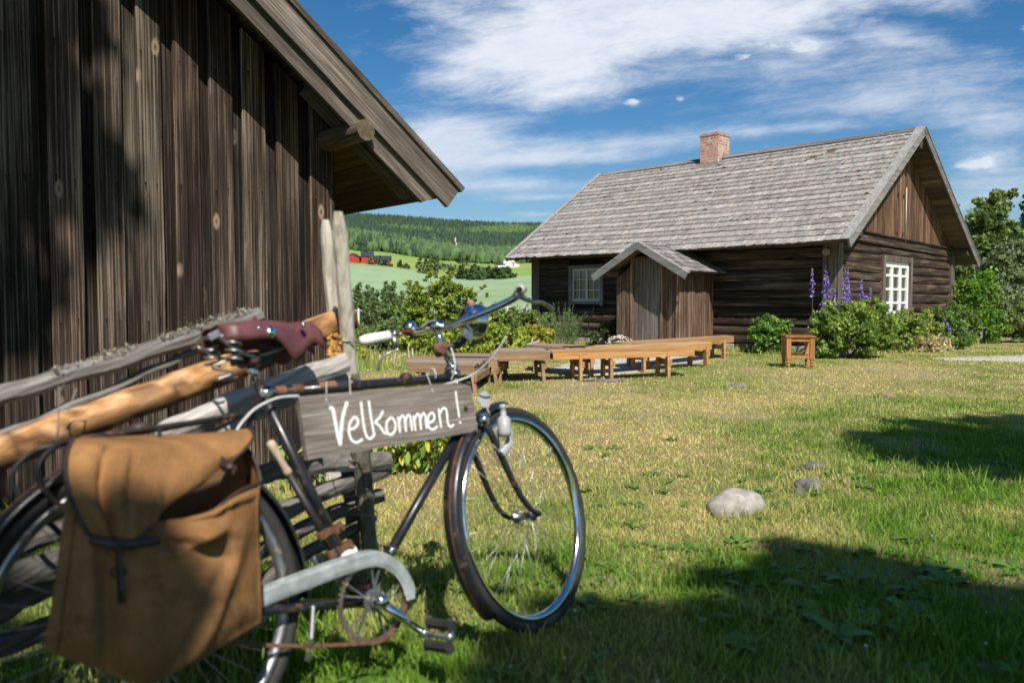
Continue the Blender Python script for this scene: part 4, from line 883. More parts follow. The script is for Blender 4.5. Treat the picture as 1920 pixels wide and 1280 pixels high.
# steering frame: turned 12 degrees to the left about the head axis
SAX = (HT-V3((.992, 0, .69))).normalized()
ST = Matrix.Translation(HBt) @ Matrix.Rotation(R_(11), 4, SAX) @ Matrix.Translation(-HBt)
def S(p): return ST @ V3(p)
def smooth_path(P, n=8):
    P = [V3(p) for p in P]; out = []
    for i in range(len(P)-1):
        p0 = P[max(i-1, 0)]; p1 = P[i]; p2 = P[i+1]; p3 = P[min(i+2, len(P)-1)]
        for k in range(n):
            t = k/n; out.append(.5*((2*p1)+(p2-p0)*t+(2*p0-5*p1+4*p2-p3)*t*t+(3*p1-p0-3*p2+p3)*t**3))
    return out+[P[-1]]
fr = MB()
fr.tube([SC, HT+V3((0.0, 0, -.012))], .0145, 14); fr.tube([SC+V3((-.01, 0, .03)), BB], .0145, 14); fr.tube([HBt, BB], .0145, 14); fr.tube([HT+SAX*.0, HBt-SAX*.0], .018, 14)
for sg in (-1, 1):
    fr.tube([BB+V3((-.03, sg*.02, 0)), V3((.3, sg*.045, .30)), RH+V3((.0, sg*.062, 0))], [.011, .011, .009], 10)
    fr.tube([SC+V3((-.01, sg*.012, -.01)), V3((.2, sg*.045, .66)), RH+V3((.0, sg*.062, 0))], [.008, .008, .007], 10)
fr.lathe([(.022, -.038), (.022, .038)], BB, (0, 1, 0), 16); fr.lathe([(.021, -.012), (.021, .014)], HT, SAX, 14); fr.lathe([(.021, -.014), (.021, .012)], HBt, SAX, 14)
for t in (.42, .72): c = SC.lerp(HT, t); fr.lathe([(.0165, -.012), (.018, 0), (.0165, .012)], c, (1, 0, 0), 12, (1.8, .9, .6))
fr.build('frame', BLACKP, bike, smooth=True)
b = MB()
for t0, t1, c in ((.055, .10, 1.1), (.255, .335, 1.5), (.13, .18, .9)):
    a0, a1 = SC.lerp(HT, t0), SC.lerp(HT, t1); b.tube([a0, a1], .01475, 14, c, cap=False)
b.build('rust_patch', RUST, bike, smooth=True)
b = MB(); b.lathe([(.013, -.03), (.013, -.024), (.017, -.024), (.017, -.018), (.014, -.018)], SC, (0, 1, 0), 12); b.lathe([(.003, -.034), (.010, -.032), (.010, -.026)], SC, (0, 1, 0), 10); b.build('seat_bolt', CHROME, bike, smooth=True)

def wheel(T, name, rusty=False, fancy=True):
    c = T(V3((0, 0, 0))); hole = None
    w = MB(); n = 96
    def circ(r, y, m=n): return [T(V3((math.cos(2*math.pi*k/m)*r, y, math.sin(2*math.pi*k/m)*r))) for k in range(m)]
    w.tube(circ(WR-.017, 0), .0175, 12, closed=True); ty = w.build('wheel', RUBBER, bike, smooth=True); ty['label'] = None if False else name; del ty['label']
    r = MB(); prof = [(.322, -.015), (.322, .015), (.310, .013), (.302, .006), (.300, 0), (.302, -.006), (.310, -.013)]
    G = [[T(V3((math.cos(2*math.pi*k/n)*q[0], q[1], math.sin(2*math.pi*k/n)*q[0]))) for q in prof] for k in range(n+1)]
    r.grid(G, closed=True); r.build('rim', STEEL if rusty else CHROME, ty, smooth=True)
    h = MB(); ax = (T(V3((0, 1, 0)))-c).normalized(); h.lathe([(.004, -.06), (.008, -.058), (.008, -.046), (.012, -.045), (.02, -.036), (.02, -.032), (.012, -.03), (.012, .03), (.02, .032), (.02, .036), (.012, .045), (.008, .046), (.008, .058), (.004, .06)], c, ax, 16); h.build('hub', STEEL, ty, smooth=True)
    s = MB()
    for k in range(36):
        a = 2*math.pi*k/36; sg = 1 if k % 2 else -1; off = (1 if (k//2) % 2 else -1)*R_(68)
        s.tube([T(V3((math.cos(a+off)*.018, sg*.033, math.sin(a+off)*.018))), T(V3((math.cos(a)*.304, sg*.003, math.sin(a)*.304)))], .0011, 5)
    s.build('spokes', STEEL, ty, smooth=True)
    v = MB(); v.tube([T(V3((.303*math.cos(.7), 0, .303*math.sin(.7)))), T(V3((.268*math.cos(.7), 0, .268*math.sin(.7))))], .004, 8); v.build('valve', STEEL, ty)
    return ty
def fender(T, a0, a1, name, R0=.377):
    n = 50; G = []
    for i in range(n+1):
        a = lerp(a0, a1, i/n); row = []
        for k in range(9):
            t = (k-4)/4; y = t*.030; r = R0-.013*t*t-.004*abs(t)**6; row.append(T(V3((math.cos(a)*r, y, math.sin(a)*r))))
        G.append(row)
    b = MB(); b.grid(G); f = b.build(name, BLACKP, bike, smooth=True, solid=.0016)
    for sg, col, m in ((1, 1, BLUEL),):
        q = MB(); q.grid([[T(V3((math.cos(a)*(R0+.0025-.013*t*t), t*.030, math.sin(a)*(R0+.0025-.013*t*t)))) for t in ((sg*.84), (sg*.95))] for a in [lerp(a0, a1, i/n) for i in range(n+1)]]); q.build('pinstripe', m, f, smooth=True)
    q = MB(); q.grid([[T(V3((math.cos(a)*(R0+.001-.013*t*t), t*.030, math.sin(a)*(R0+.001-.013*t*t)))) for t in (-.34-.1*math.sin(a*3), -.18+.3*sstep(a, a1-.35, a1))] for a in [lerp(a0, a1, i/n) for i in range(n//4, n+1)]], (.6, .55, .5)); q.build('rust_edge', RUST, f, smooth=True)
    return f
wheel(lambda p: RH+p, 'rear', True)
wheel(lambda p: S(FH+p), 'front')
fender(lambda p: RH+p, R_(-8), R_(212), 'fender')
fender(lambda p: S(FH+p), R_(92), R_(222), 'fender')
# fork
b = MB()
for sg in (-1, 1):
    P = [S(V3((1.012, sg*.030, .668))), S(V3((1.024, sg*.043, .63))), S(V3((1.062, sg*.050, .52))), S(V3((1.10, sg*.054, .43))), S(V3((1.14, sg*.057, .377))), S(FH+V3((0, sg*.060, 0)))]
    P = smooth_path(P, 6); b.tube(P, [lerp(.0125, .0075, i/(len(P)-1)) for i in range(len(P))], 12)
b.build('fork', BLACKP, bike, smooth=True)
b = MB(); 
for sg in (-1, 1): b.lathe([(.006, -.028), (.018, -.02), (.020, 0), (.016, .016), (.005, .022)], S(V3((1.012, sg*.026, .676))), ST.to_3x3() @ V3((0, 1, 0)), 14)
b.tube([S(V3((1.012, -.03, .676))), S(V3((1.012, .03, .676)))], .014, 12); b.build('fork_crown', CHROME, bike, smooth=True)
# dynamo, front brake parts
b = MB(); dp = S(V3((1.045, -.085, .655))); dax = ST.to_3x3() @ V3((.12, -.05, 1)); b.lathe([(.004, -.042), (.019, -.04), (.0205, -.03), (.0205, .012), (.013, .02), (.009, .022), (.009, .044), (.011, .045), (.011, .056), (.004, .058)], dp, dax, 16)
b.tube([dp, S(V3((1.035, -.055, .64))), S(V3((1.04, -.05, .60)))], [.007, .008, .008], 8); b.tube([dp-V3((0, 0, .04)), dp-V3((.03, -.01, .085)), dp-V3((.045, -.015, .06))], .0018, 5)
b.build('dynamo', PLAST, bike, smooth=True)
b = MB(); q = S(V3((1.050, -.066, .575))); b.beam(q-V3((.018, 0, .012)), q+V3((.03, 0, .02)), .02, .024, col=1.1, cham=.006); b.beam(q+V3((.02, 0, .02)), q+V3((.035, .0, .055)), .016, .018, cham=.004); b.build('brake_arm', PLAST, bike, smooth=False)
b = MB(); b.prism([B_(898, 738, -.015), B_(912, 732, -.015), B_(921, 745, -.015), B_(918, 764, -.015), B_(905, 764, -.015), B_(895, 750, -.015)], V3((0, .004, 0)), 1.1); b.tube([B_(912, 762, -.013), B_(918, 778, -.013)], .004, 6); b.build('fender_reflector', PLAST, bike, bevel=.002)
# stem and handlebar
SP0 = B_(848, 690, 0); SPm = B_(832, 655, 0); SP1 = B_(816, 612, 0)
b = MB(); b.lathe([(.022, -.022), (.023, -.008), (.015, -.006), (.015, .002), (.022, .004), (.021, .014), (.012, .02)], SP0+V3((0, 0, -.005)), SAX, 16); b.tube([SP0, SPm, SP1], .011, 12); b.lathe([(.017, -.024), (.017, .024)], SP1, (0, 1, 0), 14); b.build('stem', CHROME, bike, smooth=True)
b = MB(); c = B_(824, 655, 0); b.lathe([(.015, -.02), (.019, -.012), (.019, .012), (.015, .02)], c, SAX, 12); b.tube([c+V3((-.012, -.014, -.006)), c+V3((-.022, -.026, -.012))], .008, 8); b.tube([c, c+V3((.02, -.01, .01))], .013, 10); b.build('lamp_clamp', RUST, bike, smooth=True)
RG = B_(975, 543, -.27); RB1 = B_(950, 562, -.225); RB0 = B_(880, 597, -.10); RBc = B_(838, 612, -.03)
LG = B_(674, 640, .29); LGs = B_(733, 628, .235); LB1 = B_(752, 622, .20); LB0 = B_(790, 621, .09)
pth = smooth_path([RG+(RG-RB1)*.02, lerp(RG, RB1, .5)+V3((.035, -.008, .012)), RB1+V3((.03, .02, .0)), RB0, RBc, SP1+V3((0, .0, .0)), LB0, LB1+V3((.01, 0, 0)), LGs, LG], 8)
b = MB(); b.tube(pth[:-6], .0112, 14, cap=True); b.build('handlebar', CHROME, bike, smooth=True)
b = MB(); dd = (pth[0]-pth[1]).normalized(); b.tube([pth[0]-dd*.01, pth[0]+dd*.004], .0145, 16, 1.1); b.build('bar_end_ring', PLAST, bike, smooth=True)
b = MB(); b.tube([pth[0]+dd*.0045, pth[0]+dd*.006], .0085, 14, (.5, .3, .2)); b.build('bar_opening', DARKW, bike)
gd = (LG-LGs); b = MB(); gl = gd.length; b.lathe([(.010, 0), (.0155, .004), (.0165, gl*.3), (.0185, gl*.62), (.018, gl*.85), (.014, gl*.97), (.006, gl*1.0)], LGs, gd, 18, 1.0); b.build('grip', WHITE, bike, smooth=True)
b = MB(); b.lathe([(.014, -.006), (.015, 0), (.014, .008)], LGs-gd*.12, gd, 14); b.build('grip_collar', CHROME, bike, smooth=True)
# brake levers
def lever(P, base, name='brake_lever'):
    b = MB(); P = smooth_path(P, 6); n = len(P); b.tube(P, [lerp(.0065, .0085, i/(n-1)) if i < n-1 else .006 for i in range(n)], 10, flat=.55, flatdir=(0, 0, 1)); b.tube(base, [.009, .008], 10); return b.build(name, STEEL, bike, smooth=True)
lever([B_(742, 640, .225), B_(745, 655, .225), B_(728, 662, .235), B_(714, 675, .25), B_(709, 694, .26)], [B_(738, 630, .225), B_(742, 652, .225)])
lever([B_(988, 556, -.262), B_(996, 566, -.255), B_(1015, 567, -.25), B_(1038, 580, -.245)], [RG*.6+RB1*.4, B_(994, 564, -.258)])
# bell
bc = B_(768, 613, .155); b = MB(); b.lathe([(.0225, -.010), (.0235, -.004), (.0225, .004), (.018, .013), (.010, .019), (.003, .021)], bc, (0, 0, 1), 20); bl_ = b.build('bell', CHROME, bike, smooth=True)
b = MB(); b.lathe([(.020, -.024), (.0235, -.012), (.0215, -.010)], bc, (0, 0, 1), 18, (.9, .5, .3)); b.tube([bc+V3((0, 0, -.02)), bc+V3((.005, 0, -.04))], .006, 8); b.tube([bc+V3((-.018, .012, -.015)), bc+V3((-.035, .024, -.008))], .004, 8); b.build('bell_base', RUST, bl_, smooth=True)
# head lamp with its bracket arm
lc = B_(890, 602, -.01); b = MB(); Rl = .054; b.lathe([(.006, -.062)]+[(Rl*math.sin(a), -Rl*1.05*math.cos(a)) for a in np.linspace(.15, 1.57, 10)]+[(Rl*1.04, .006), (Rl*1.04, .014), (Rl*.9, .018)], lc, (1, -.12, -.10), 28); hl = b.build('headlamp', CHROME, bike, smooth=True)
b = MB(); b.lathe([(.002, .020), (Rl*.9, .0185), (Rl*.9, .017)], lc, (1, -.12, -.10), 24); b.build('lamp_glass', GLASS, hl)
b = MB(); b.lathe([(.012, -.004), (.014, .006), (.010, .014), (.003, .016)], lc+V3((-.006, 0, .053)), (-.05, .1, 1), 12, (1.9, 2.4, 3.0)); b.build('lamp_knob', RUST, hl, smooth=True)
b = MB(); b.tube([c+V3((.012, -.005, .005)), B_(858, 647, 0), B_(880, 626, -.01)], [.011, .0125, .012], 12); b.build('lamp_arm', BLACKM, bike, smooth=True)
b = MB(); b.beam(B_(868, 622, -.03), B_(884, 632, -.03), .006, .03, cham=.001); b.build('lamp_plate', STEEL, bike)
# cables
def cable(P, r, m, name='cable'): b = MB(); b.tube(smooth_path(P, 8), r, 8); return b.build(name, m, bike, smooth=True)
cable([B_(990, 570, -.26), B_(975, 596, -.24), B_(950, 630, -.19)], .0026, BLKC)
cable([B_(950, 630, -.19), B_(925, 667, -.14), B_(890, 700, -.07), B_(850, 716, -.03), B_(826, 722, -.02)], .0030, CABLE)
cable([B_(845, 650, -.01), B_(850, 665, -.03), B_(853, 690, -.045), B_(846, 712, -.03)], .0022, CABLE)
cable([B_(790, 612, .10), B_(806, 602, .06), B_(820, 602, .02), B_(826, 612, 0)], .0018, CABLE)
cable([B_(560, 742, -.03), B_(520, 746, -.035), B_(480, 765, -.045), B_(455, 790, -.055), B_(444, 806, -.06)], .0034, CABLE)
cable([B_(520, 765, .02), B_(480, 775, .01), B_(462, 795, .0), B_(452, 812, -.01)], .0025, BLKC)
# saddle: leather top drawn over a spring frame, one side skirt hanging
st = []
SB = B_(400, 612, 0); SN = B_(590, 612, 0)
Ls = SN.x-SB.x
G = []
for i in range(25):
    t = i/24; x = lerp(SB.x-.01, SN.x+.005, t); hw = lerp(.080, .026, sstep(t, .25, .85)); hw = float(hw)*(1-.35*max(0, (.08-t)/.08))
    top = .992+.006*math.sin(math.pi*t)+.004*math.exp(-((t-.85)/.12)**2)-.02*max(0, t-.93)/.07
    dr_ = .040 if t < .12 else .026
    dr_ = lerp(.042, .044, min(1, t/.35)); dr_ += .056*math.exp(-((t-.70)/.14)**2)*(1 if t < .98 else .6); dr_ = max(dr_, .014)
    row = []
    for k in range(15):
        s = (k-7)/7; ss_ = abs(s)
        if ss_ < .6: y = s/.6*hw*.94; z = top-.006*(ss_/.6)**3-.004*(1-(ss_/.6)**2)
        else: q = (ss_-.6)/.4; y = math.copysign(hw*(.94+.10*math.sin(q*1.4)), s); z = top-.006-q*(dr_ if s < 0 else max(dr_, .055))
        row.append(V3((x, y+wn(x*30, k)*.0015, z+wn(x*22, k*.6, 5)*.003)))
    G.append(row)
b = MB(); b.grid(G); sad = b.build('saddle', LEATH, bike, smooth=True, solid=.004)
b = MB(); q0 = V3((SB.x-.018, -.035, .985)); b.beam(B_(392, 633, -.088), B_(412, 623, -.092), .004, .017, up=(0, 0, 1), cham=.001); b.build('badge', STEEL, sad, bevel=.002)
b = MB()
for (px, py, r_) in ((484, 616, .007), (507, 622, .014), (568, 608, .007)): p = B_(px, py, -.075 if px < 520 else -.05); b = MB(); b.lathe([(r_*.3, -.008), (r_, -.005), (r_, .004)], p, (0, 1, 0), 12); b.build('rivet', CHROME, sad, smooth=True)
b = MB(); b.prism([B_(478, 590, -.05), B_(484, 600, -.05), B_(500, 606, -.05), B_(470, 606, -.05)], V3((0, .003, 0))); b.build('torn_flap', LEATH, sad)
b = MB()
for yy in (-.06, .06):
    P = [V3((.225+.018*math.cos(t)*1.0, yy+.018*math.sin(t), .955-.055*t/18)) for t in np.linspace(0, 18, 70)]; b.tube(P, .0032, 6)
for yy in (-.03, .03): b.tube(smooth_path([V3((.19, yy*2.2, .955)), V3((.26, yy*1.6, .915)), V3((.33, yy, .918)), V3((.44, yy*.6, .955)), V3((.485, 0, .972))], 6), .0042, 8)
b.tube([V3((.19, -.085, .955)), V3((.18, 0, .965)), V3((.19, .085, .955))], .004, 8)
b.tube(smooth_path([V3((.20, -.07, .90)), V3((.17, -.055, .885)), V3((.22, -.05, .872)), V3((.185, -.04, .858)), V3((.24, -.035, .862))], 6), .0028, 6); b.build('saddle_spring', STEEL, sad, smooth=True)
b = MB(); b.box((.25, -.022, .895), (.345, .022, .925), M=None); b.lathe([(.010, -.045), (.015, -.04), (.015, .04), (.010, .045)], V3((.288, 0, .905)), (0, 1, 0), 14); b.tube([V3((.36, 0, .93)), V3((.40, -.02, .955))], .016, 8); b.build('saddle_clamp', BLACKM, sad, bevel=.003)
b = MB(); b.tube([B_(468, 680, 0), SC+V3((-.012, 0, .035))], .0125, 14); b.build('seat_post', CHROME, bike, smooth=True)
# pump clipped to the seat tube
pa, pb = B_(505, 826, -.025), B_(637, 1052, -.025); pm = pa.lerp(pb, .27)
b = MB(); b.tube([pm, pb], .0105, 12); pu = b.build('pump', BLACKM, bike, smooth=True)
b = MB(); d = (pm-pa); b.lathe([(.004, 0), (.0105, .004), (.0115, .018), (.009, d.length*.5), (.0085, d.length*.8), (.011, d.length*.9), (.011, d.length)], pa, d, 14); b.build('pump_handle', HANDW, pu, smooth=True)
for (px, py, qx, qy) in ((604, 1000, 632, 990), (622, 1036, 650, 1024)):
    b = MB(); p, q = B_(px, py, -.022), B_(qx, qy, -.005); d = (pb-pa).normalized()
    b.lathe([(.0145, -.010), (.0145, .010)], p, d, 12); b.lathe([(.0185, -.009), (.0185, .009)], q, d, 12); b.beam(p, q, .012, .018, col=.9); b.tube([q+V3((0, -.018, 0)), q+V3((0, -.03, 0))], .006, 8); b.build('pump_clip', RUST, bike, smooth=False)
b = MB(); p = B_(650, 1045, -.01); b.lathe([(.017, -.018), (.020, 0), (.018, .018)], p, (pb-pa), 12); b.beam(p+V3((.0, -.01, .01)), p+V3((.02, -.02, .02)), .015, .015); b.build('cable_stop', WHITE, bike, smooth=True)
# chain set
CR = .104; cc_ = BB+V3((0, -.045, 0)); b = MB(); n = 46; prof = []
for k in range(n*4):
    a = 2*math.pi*k/(n*4); r = CR+(.004 if k % 4 in (0, 1) else -.002); prof.append((math.cos(a)*r, math.sin(a)*r))
G0 = [V3((x, -.0015, z))+cc_ for x, z in prof]; G1 = [V3((x, .0015, z))+cc_ for x, z in prof]; ri = CR-.012
H0 = [V3((x/math.hypot(x, z)*ri, -.0015, z/math.hypot(x, z)*ri))+cc_ for x, z in prof]; H1 = [p+V3((0, .003, 0)) for p in H0]
b.grid([G0, H0], closed=True, col=(1, .75, .6)); b.grid([H1, G1], closed=True, col=(1, .75, .6)); b.grid([H0, H1], closed=True); b.grid([G1, G0], closed=True, col=(1, .6, .4))
cs = b.build('chainring', STEEL, bike)
b = MB()
for k in range(5):
    a = k*2*math.pi/5+1.35
    for da in (-.16, .16):
        b.beam(cc_+V3((math.cos(a-da*.4)*.022, 0, math.sin(a-da*.4)*.022)), cc_+V3((math.cos(a+da)*(ri+.002), 0, math.sin(a+da)*(ri+.002))), .0035, .0075, up=(0, 1, 0), col=.95)
b.lathe([(.030, -.004), (.030, .003)], cc_, (0, 1, 0), 24); b.build('chainring_arms', STEEL, cs)
b = MB(); ce = B_(795, 1186, -.085); cb = cc_+V3((0, -.03, 0)); b.lathe([(.008, -.024), (.017, -.02), (.020, -.005), (.020, .018)], cb, (0, 1, 0), 18); b.tube([cb, cb.lerp(ce, .5), ce], [.014, .011, .009], 12, flat=.7, flatdir=(0, 1, 0)); b.lathe([(.013, -.012), (.013, .010)], ce, (0, 1, 0), 14); crk = b.build('crank', CHROME, bike, smooth=True)
b = MB(); b.tube([BB+V3((0, .04, 0)), BB+V3((-.09, .07, .13))], .01, 10); b.build('crank', STEEL, bike, smooth=True)
pc = B_(835, 1198, -.135); pd_ = V3((.0, -1, 0)); b = MB(); b.tube([ce, ce+V3((0, -.115, 0))], .008, 10); b.lathe([(.004, .118), (.011, .116), (.012, .10), (.009, .098)], ce, (0, -1, 0), 12); ped = b.build('pedal', STEEL, crk, smooth=True)
for sx in (-1, 1):
    b = MB(); tilt = V3((.28, 0, .96)).normalized(); q = ce+tilt*sx*.027; G = [(-.095, .012), (-.022, .012)]; b.tube([q+V3((0, -.018, 0)), q+V3((0, -.112, 0))], .0165, 8, flat=.85); b.build('pedal_block', RUBBER, ped)
b = MB(); 
for y in (-.016, -.104):
  b = MB(); b.beam(ce+V3((-.012, y, -.042)), ce+V3((.012, y, .042)), .016, .004, up=(0, 1, 0)); b.build('pedal_plate', STEEL, ped)
# chain: lower run only, upper run in the guard
b = MB(); a0 = cc_+V3((-.01, 0, -CR)); a1 = RH+V3((0, -.045, -.036)); L_ = (a1-a0).length; n = int(L_/.0127)
for k in range(n):
    t = (k+.5)/n; p = a0.lerp(a1, t)+V3((0, 0, -.012*math.sin(math.pi*t))); d = (a1-a0).normalized()*.0075; b.beam(p-d, p+d, .0085 if k % 2 else .0055, .0085, up=(0, 0, 1), cham=.001)
for k in range(40):
    a = R_(-92)+k*R_(4.5)*1.0
    p = cc_+V3((math.cos(a)*(CR+.001), 0, math.sin(a)*(CR+.001))); d = V3((-math.sin(a), 0, math.cos(a)))*.0055; b.beam(p-d, p+d, .008 if k % 2 else .0055, .0085, up=(0, 1, 0))
b.build('chain', RUST, bike)
# chain guard: folded sheet over the chain
CG = [(430, 1146), (487, 1120), (560, 1092), (640, 1062), (690, 1047), (722, 1050), (748, 1069), (764, 1098), (768, 1122)]; P = smooth_path([B_(px, py, -.052) for px, py in CG], 8); G = []
for i, p in enumerate(P):
    t = (P[min(i+1, len(P)-1)]-P[max(i-1, 0)]).normalized(); nn = V3((-t.z, 0, t.x)); w = .0205*(1 if i < len(P)-4 else .8)
    G.append([p-nn*w+V3((0, -.008, 0)), p-nn*w*.70+V3((0, -.011, 0)), p-nn*w*.62+V3((0, -.008, 0)), p-nn*w*.5+V3((0, -.011, 0)), p+nn*w*.55+V3((0, -.012, 0)), p+nn*w*.8+V3((0, -.006, 0)), p+nn*w+V3((0, .018, 0))])
b = MB(); b.grid(G, (1.0, 1.0, 1.0)); b.build('chain_guard', GALV, bike, smooth=False, solid=.0015)
b = MB(); p = B_(733, 1030, -.03); b.lathe([(.004, -.014), (.010, -.010), (.012, .004), (.012, .02)], p, (0, 1, 0), 12); b.build('guard_bolt', CHROME, bike, smooth=True)
b = MB(); b.tube([V3((.36, -.05, .29)), V3((.34, -.06, .22)), V3((.33, -.045, .17))], .006, 8); b.beam(V3((.325, -.03, .29)), V3((.325, -.03, .19)), .018, .028); b.build('stand_bracket', STEEL, bike)
# rear carrier
b = MB(); 
for y in (-.065, .065): b.tube(smooth_path([V3((.27, y*.6, .775)), V3((.12, y, .765)), V3((-.12, y, .755)), V3((-.185, y*1.3, .74)), V3((-.215, y*1.5, .70)), V3((-.20, y*1.6, .65)), V3((-.13, y*1.6, .56)), RH+V3((-.01, y*1.05, .0))], 8), .0062, 10)
for x in (-.12, -.02, .08, .18): b.tube([V3((x, -.065, .758)), V3((x, .065, .758))], .004, 8)
b.tube([V3((.02, -.1, .758)), V3((.0, -.115, .6)), RH+V3((0, -.075, .02))], .005, 8); b.build('carrier', BLACKM, bike, smooth=True)

# ------------------------------------------------------------------ welcome board hung under the top tube
sign = thing('welcome_sign', 'grey weathered board hung on the bicycle reading Velkommen! in white brush letters', 'sign', BO+Be*.7+Bu*.72); sign.rotation_euler = bike.rotation_euler
SM = BM.copy(); SM.translation = BO+Be*.7+Bu*.72; SI = SM.inverted()
def sp(px, py, yl=-.034): return SI @ (BM @ B_(px, py, yl))
c4 = [sp(560, 743, -.034), sp(882, 715, -.034), sp(896, 808, -.034), sp(577, 862, -.034)]
b = MB(); nx, nz_ = 40, 8; G = []
for i in range(nx+1):
    u = i/nx; G.append([c4[3].lerp(c4[2], u).lerp(c4[0].lerp(c4[1], u), k/nz_)+V3((wn(k*2., 3, u)*.0015 if i in (0, nx) else 0, wn(u*4, k*.7)*.0006, wn(u*6, k)*.001 if k in (0, nz_) else 0)) for k in range(nz_+1)])
b.grid(G); bd = b.build('board', SIGNW, sign, solid=0)
so_ = bd.modifiers.new('s', 'SOLIDIFY'); so_.thickness = .019; so_.offset = -1
def so_fix(o):
    # front face must look to -y: flip if needed
    me = o.data; n = me.polygons[0].normal
    if n.y > 0: me.flip_normals()
so_fix(bd)
F4 = lambda x, y: sp(360+x/2.595, 500+y/2.595, -.036)
strokes = [[(668, 688), (684, 690), (695, 740), (707, 805), (722, 868)], [(722, 868), (726, 800), (735, 725), (756, 655)],
           [(768, 790), (790, 785), (806, 765), (806, 742), (790, 732), (770, 758), (764, 800), (776, 840), (800, 854), (832, 838)],
           [(822, 655), (828, 710), (836, 770), (848, 820), (866, 836), (888, 818)],
           [(860, 650), (868, 710), (878, 770), (888, 822)], [(930, 700), (912, 735), (892, 755), (914, 775), (932, 803), (948, 812)],
           [(968, 733), (950, 752), (946, 785), (956, 812), (972, 815), (988, 795), (990, 765), (980, 740), (968, 733)],
           [(1003, 728), (1008, 765), (1013, 808)], [(1007, 755), (1020, 727), (1034, 735), (1042, 803)], [(1038, 750), (1051, 722), (1063, 732), (1071, 798)],
           [(1078, 722), (1083, 760), (1088, 798)], [(1082, 744), (1095, 717), (1107, 727), (1115, 794)], [(1111, 740), (1123, 714), (1135, 724), (1142, 788)],
           [(1152, 758), (1172, 750), (1180, 730), (1170, 710), (1153, 722), (1147, 755), (1157, 785), (1176, 790), (1196, 774)],
           [(1200, 688), (1206, 735), (1213, 783)], [(1206, 715), (1222, 688), (1238, 698), (1245, 758), (1257, 778), (1276, 766)],
           [(1283, 603), (1288, 650), (1296, 700), (1300, 732)], [(1304, 752), (1306, 762)]]
b = MB()
for s in strokes:
    P = smooth_path([F4(x, y) for x, y in s], 10); n = len(P); G = []
    for i, p in enumerate(P):
        t = (P[min(i+1, n-1)]-P[max(i-1, 0)]).normalized(); nn = V3((t.z, 0, -t.x)); w = .0037*(1+.25*wn(i*.35, s[0][0]*.1))*(.7 if i in (0, n-1) else 1); w *= 1.25 if len(s) == 2 else 1
        w *= 1+.35*(1 if s[0][0] in (668, 722) else 0)
        G.append([p-nn*w, p+V3((0, -.0006, 0)), p+nn*w])
    b.grid(G)
b.build('lettering', CHALK, sign, smooth=True)
for q0, q1 in (((612, 715), (612, 752)), ((655, 705), (657, 740)), ((800, 700), (812, 735))):
    b = MB(); b.tube([sp(*q0, -.02), sp(*q1, -.036)], .0012, 5); b.build('hanging_wire', CABLE, sign)
b = MB()
b.tube([sp(810, 702, .0)+V3((0, .018*math.cos(a), .018*math.sin(a))) for a in np.linspace(0, 6.28, 16)], .0022, 5); b.build('hanging_wire', CABLE, sign)
b = MB(); kp = F4(1333, 690); b.lathe([(.001, 0), (.007, .0005), (.0085, -.0006)], kp, (0, -1, 0), 16, (.16, .11, .09)); b.build('knot', SIGNW, sign)

# ------------------------------------------------------------------ canvas pannier bag on the near side of the carrier
bag = thing('pannier_bag', 'tan canvas pannier bag with dark leather edging gaping open on the bicycle carrier', 'bag', BO+Be*0+Bu*.6); bag.rotation_euler = bike.rotation_euler
GM = BM.copy(); GM.translation = BO+Bu*.6; GI = GM.inverted()
def bp(px, py, y): return GI @ (BM @ B_(px, py, y))
def surf(ctrl, n, m, amp=.004, f=9, seed=0, folds=()):
    """smooth sheet through a grid of control points, with creases"""
    rows = [smooth_path(r, n) for r in ctrl]; cols = list(zip(*rows)); cols = [smooth_path(list(c), m) for c in cols]; G = [list(r) for r in zip(*cols)]
    R = len(G); Cn = len(G[0])
    for i in range(R):
        for j in range(Cn):
            u, v = j/(Cn-1), i/(R-1); e = min(1, 6*min(u, 1-u, v, 1-v)+.25); d = wn(u*f+seed, v*f*.7, seed)*amp*e
            for (u0, v0, u1, v1, w, h) in folds:
                dx, dv = u1-u0, v1-v0; l2 = dx*dx+dv*dv; t = max(0, min(1, ((u-u0)*dx+(v-v0)*dv)/l2)); q = math.hypot(u-u0-t*dx, v-v0-t*dv); d += 1.7*h*math.exp(-(q/w)**2)*math.sin(math.pi*(.12+.76*t))
            G[i][j] = G[i][j]+V3((0, -d, 0))
    return G
def P_(px, py, y): return bp(px, py, y)
# front panel: rows top to bottom, columns rear (photo left) to front (photo right)
front = surf([[P_(128, 905, -.235), P_(200, 960, -.262), P_(300, 975, -.265), P_(390, 960, -.255), P_(440, 925, -.225), P_(488, 902, -.185)],
              [P_(118, 990, -.25), P_(190, 1020, -.285), P_(290, 1035, -.300), P_(370, 1018, -.285), P_(430, 985, -.25), P_(484, 955, -.19)],
              [P_(104, 1090, -.265), P_(180, 1110, -.30), P_(280, 1125, -.315), P_(360, 1110, -.295), P_(428, 1075, -.255), P_(487, 1045, -.19)],
              [P_(90, 1170, -.27), P_(175, 1205, -.305), P_(270, 1225, -.315), P_(350, 1205, -.295), P_(425, 1160, -.255), P_(490, 1120, -.195)],
              [P_(82, 1218, -.25), P_(170, 1248, -.28), P_(268, 1282, -.285), P_(345, 1250, -.265), P_(425, 1205, -.235), P_(491, 1165, -.18)]], 9, 9, .009, 7, 3,
             folds=[(.38, .12, .85, .30, .030, .013), (.30, .06, .80, .42, .028, -.012), (.42, .28, .80, .22, .025, .011), (.12, .15, .20, .9, .035, .013), (.25, .2, .28, .95, .04, -.013), (.88, .35, .62, .95, .035, .013), (.72, .5, .5, 1.0, .03, -.010), (.45, .0, .95, .12, .022, .010)])
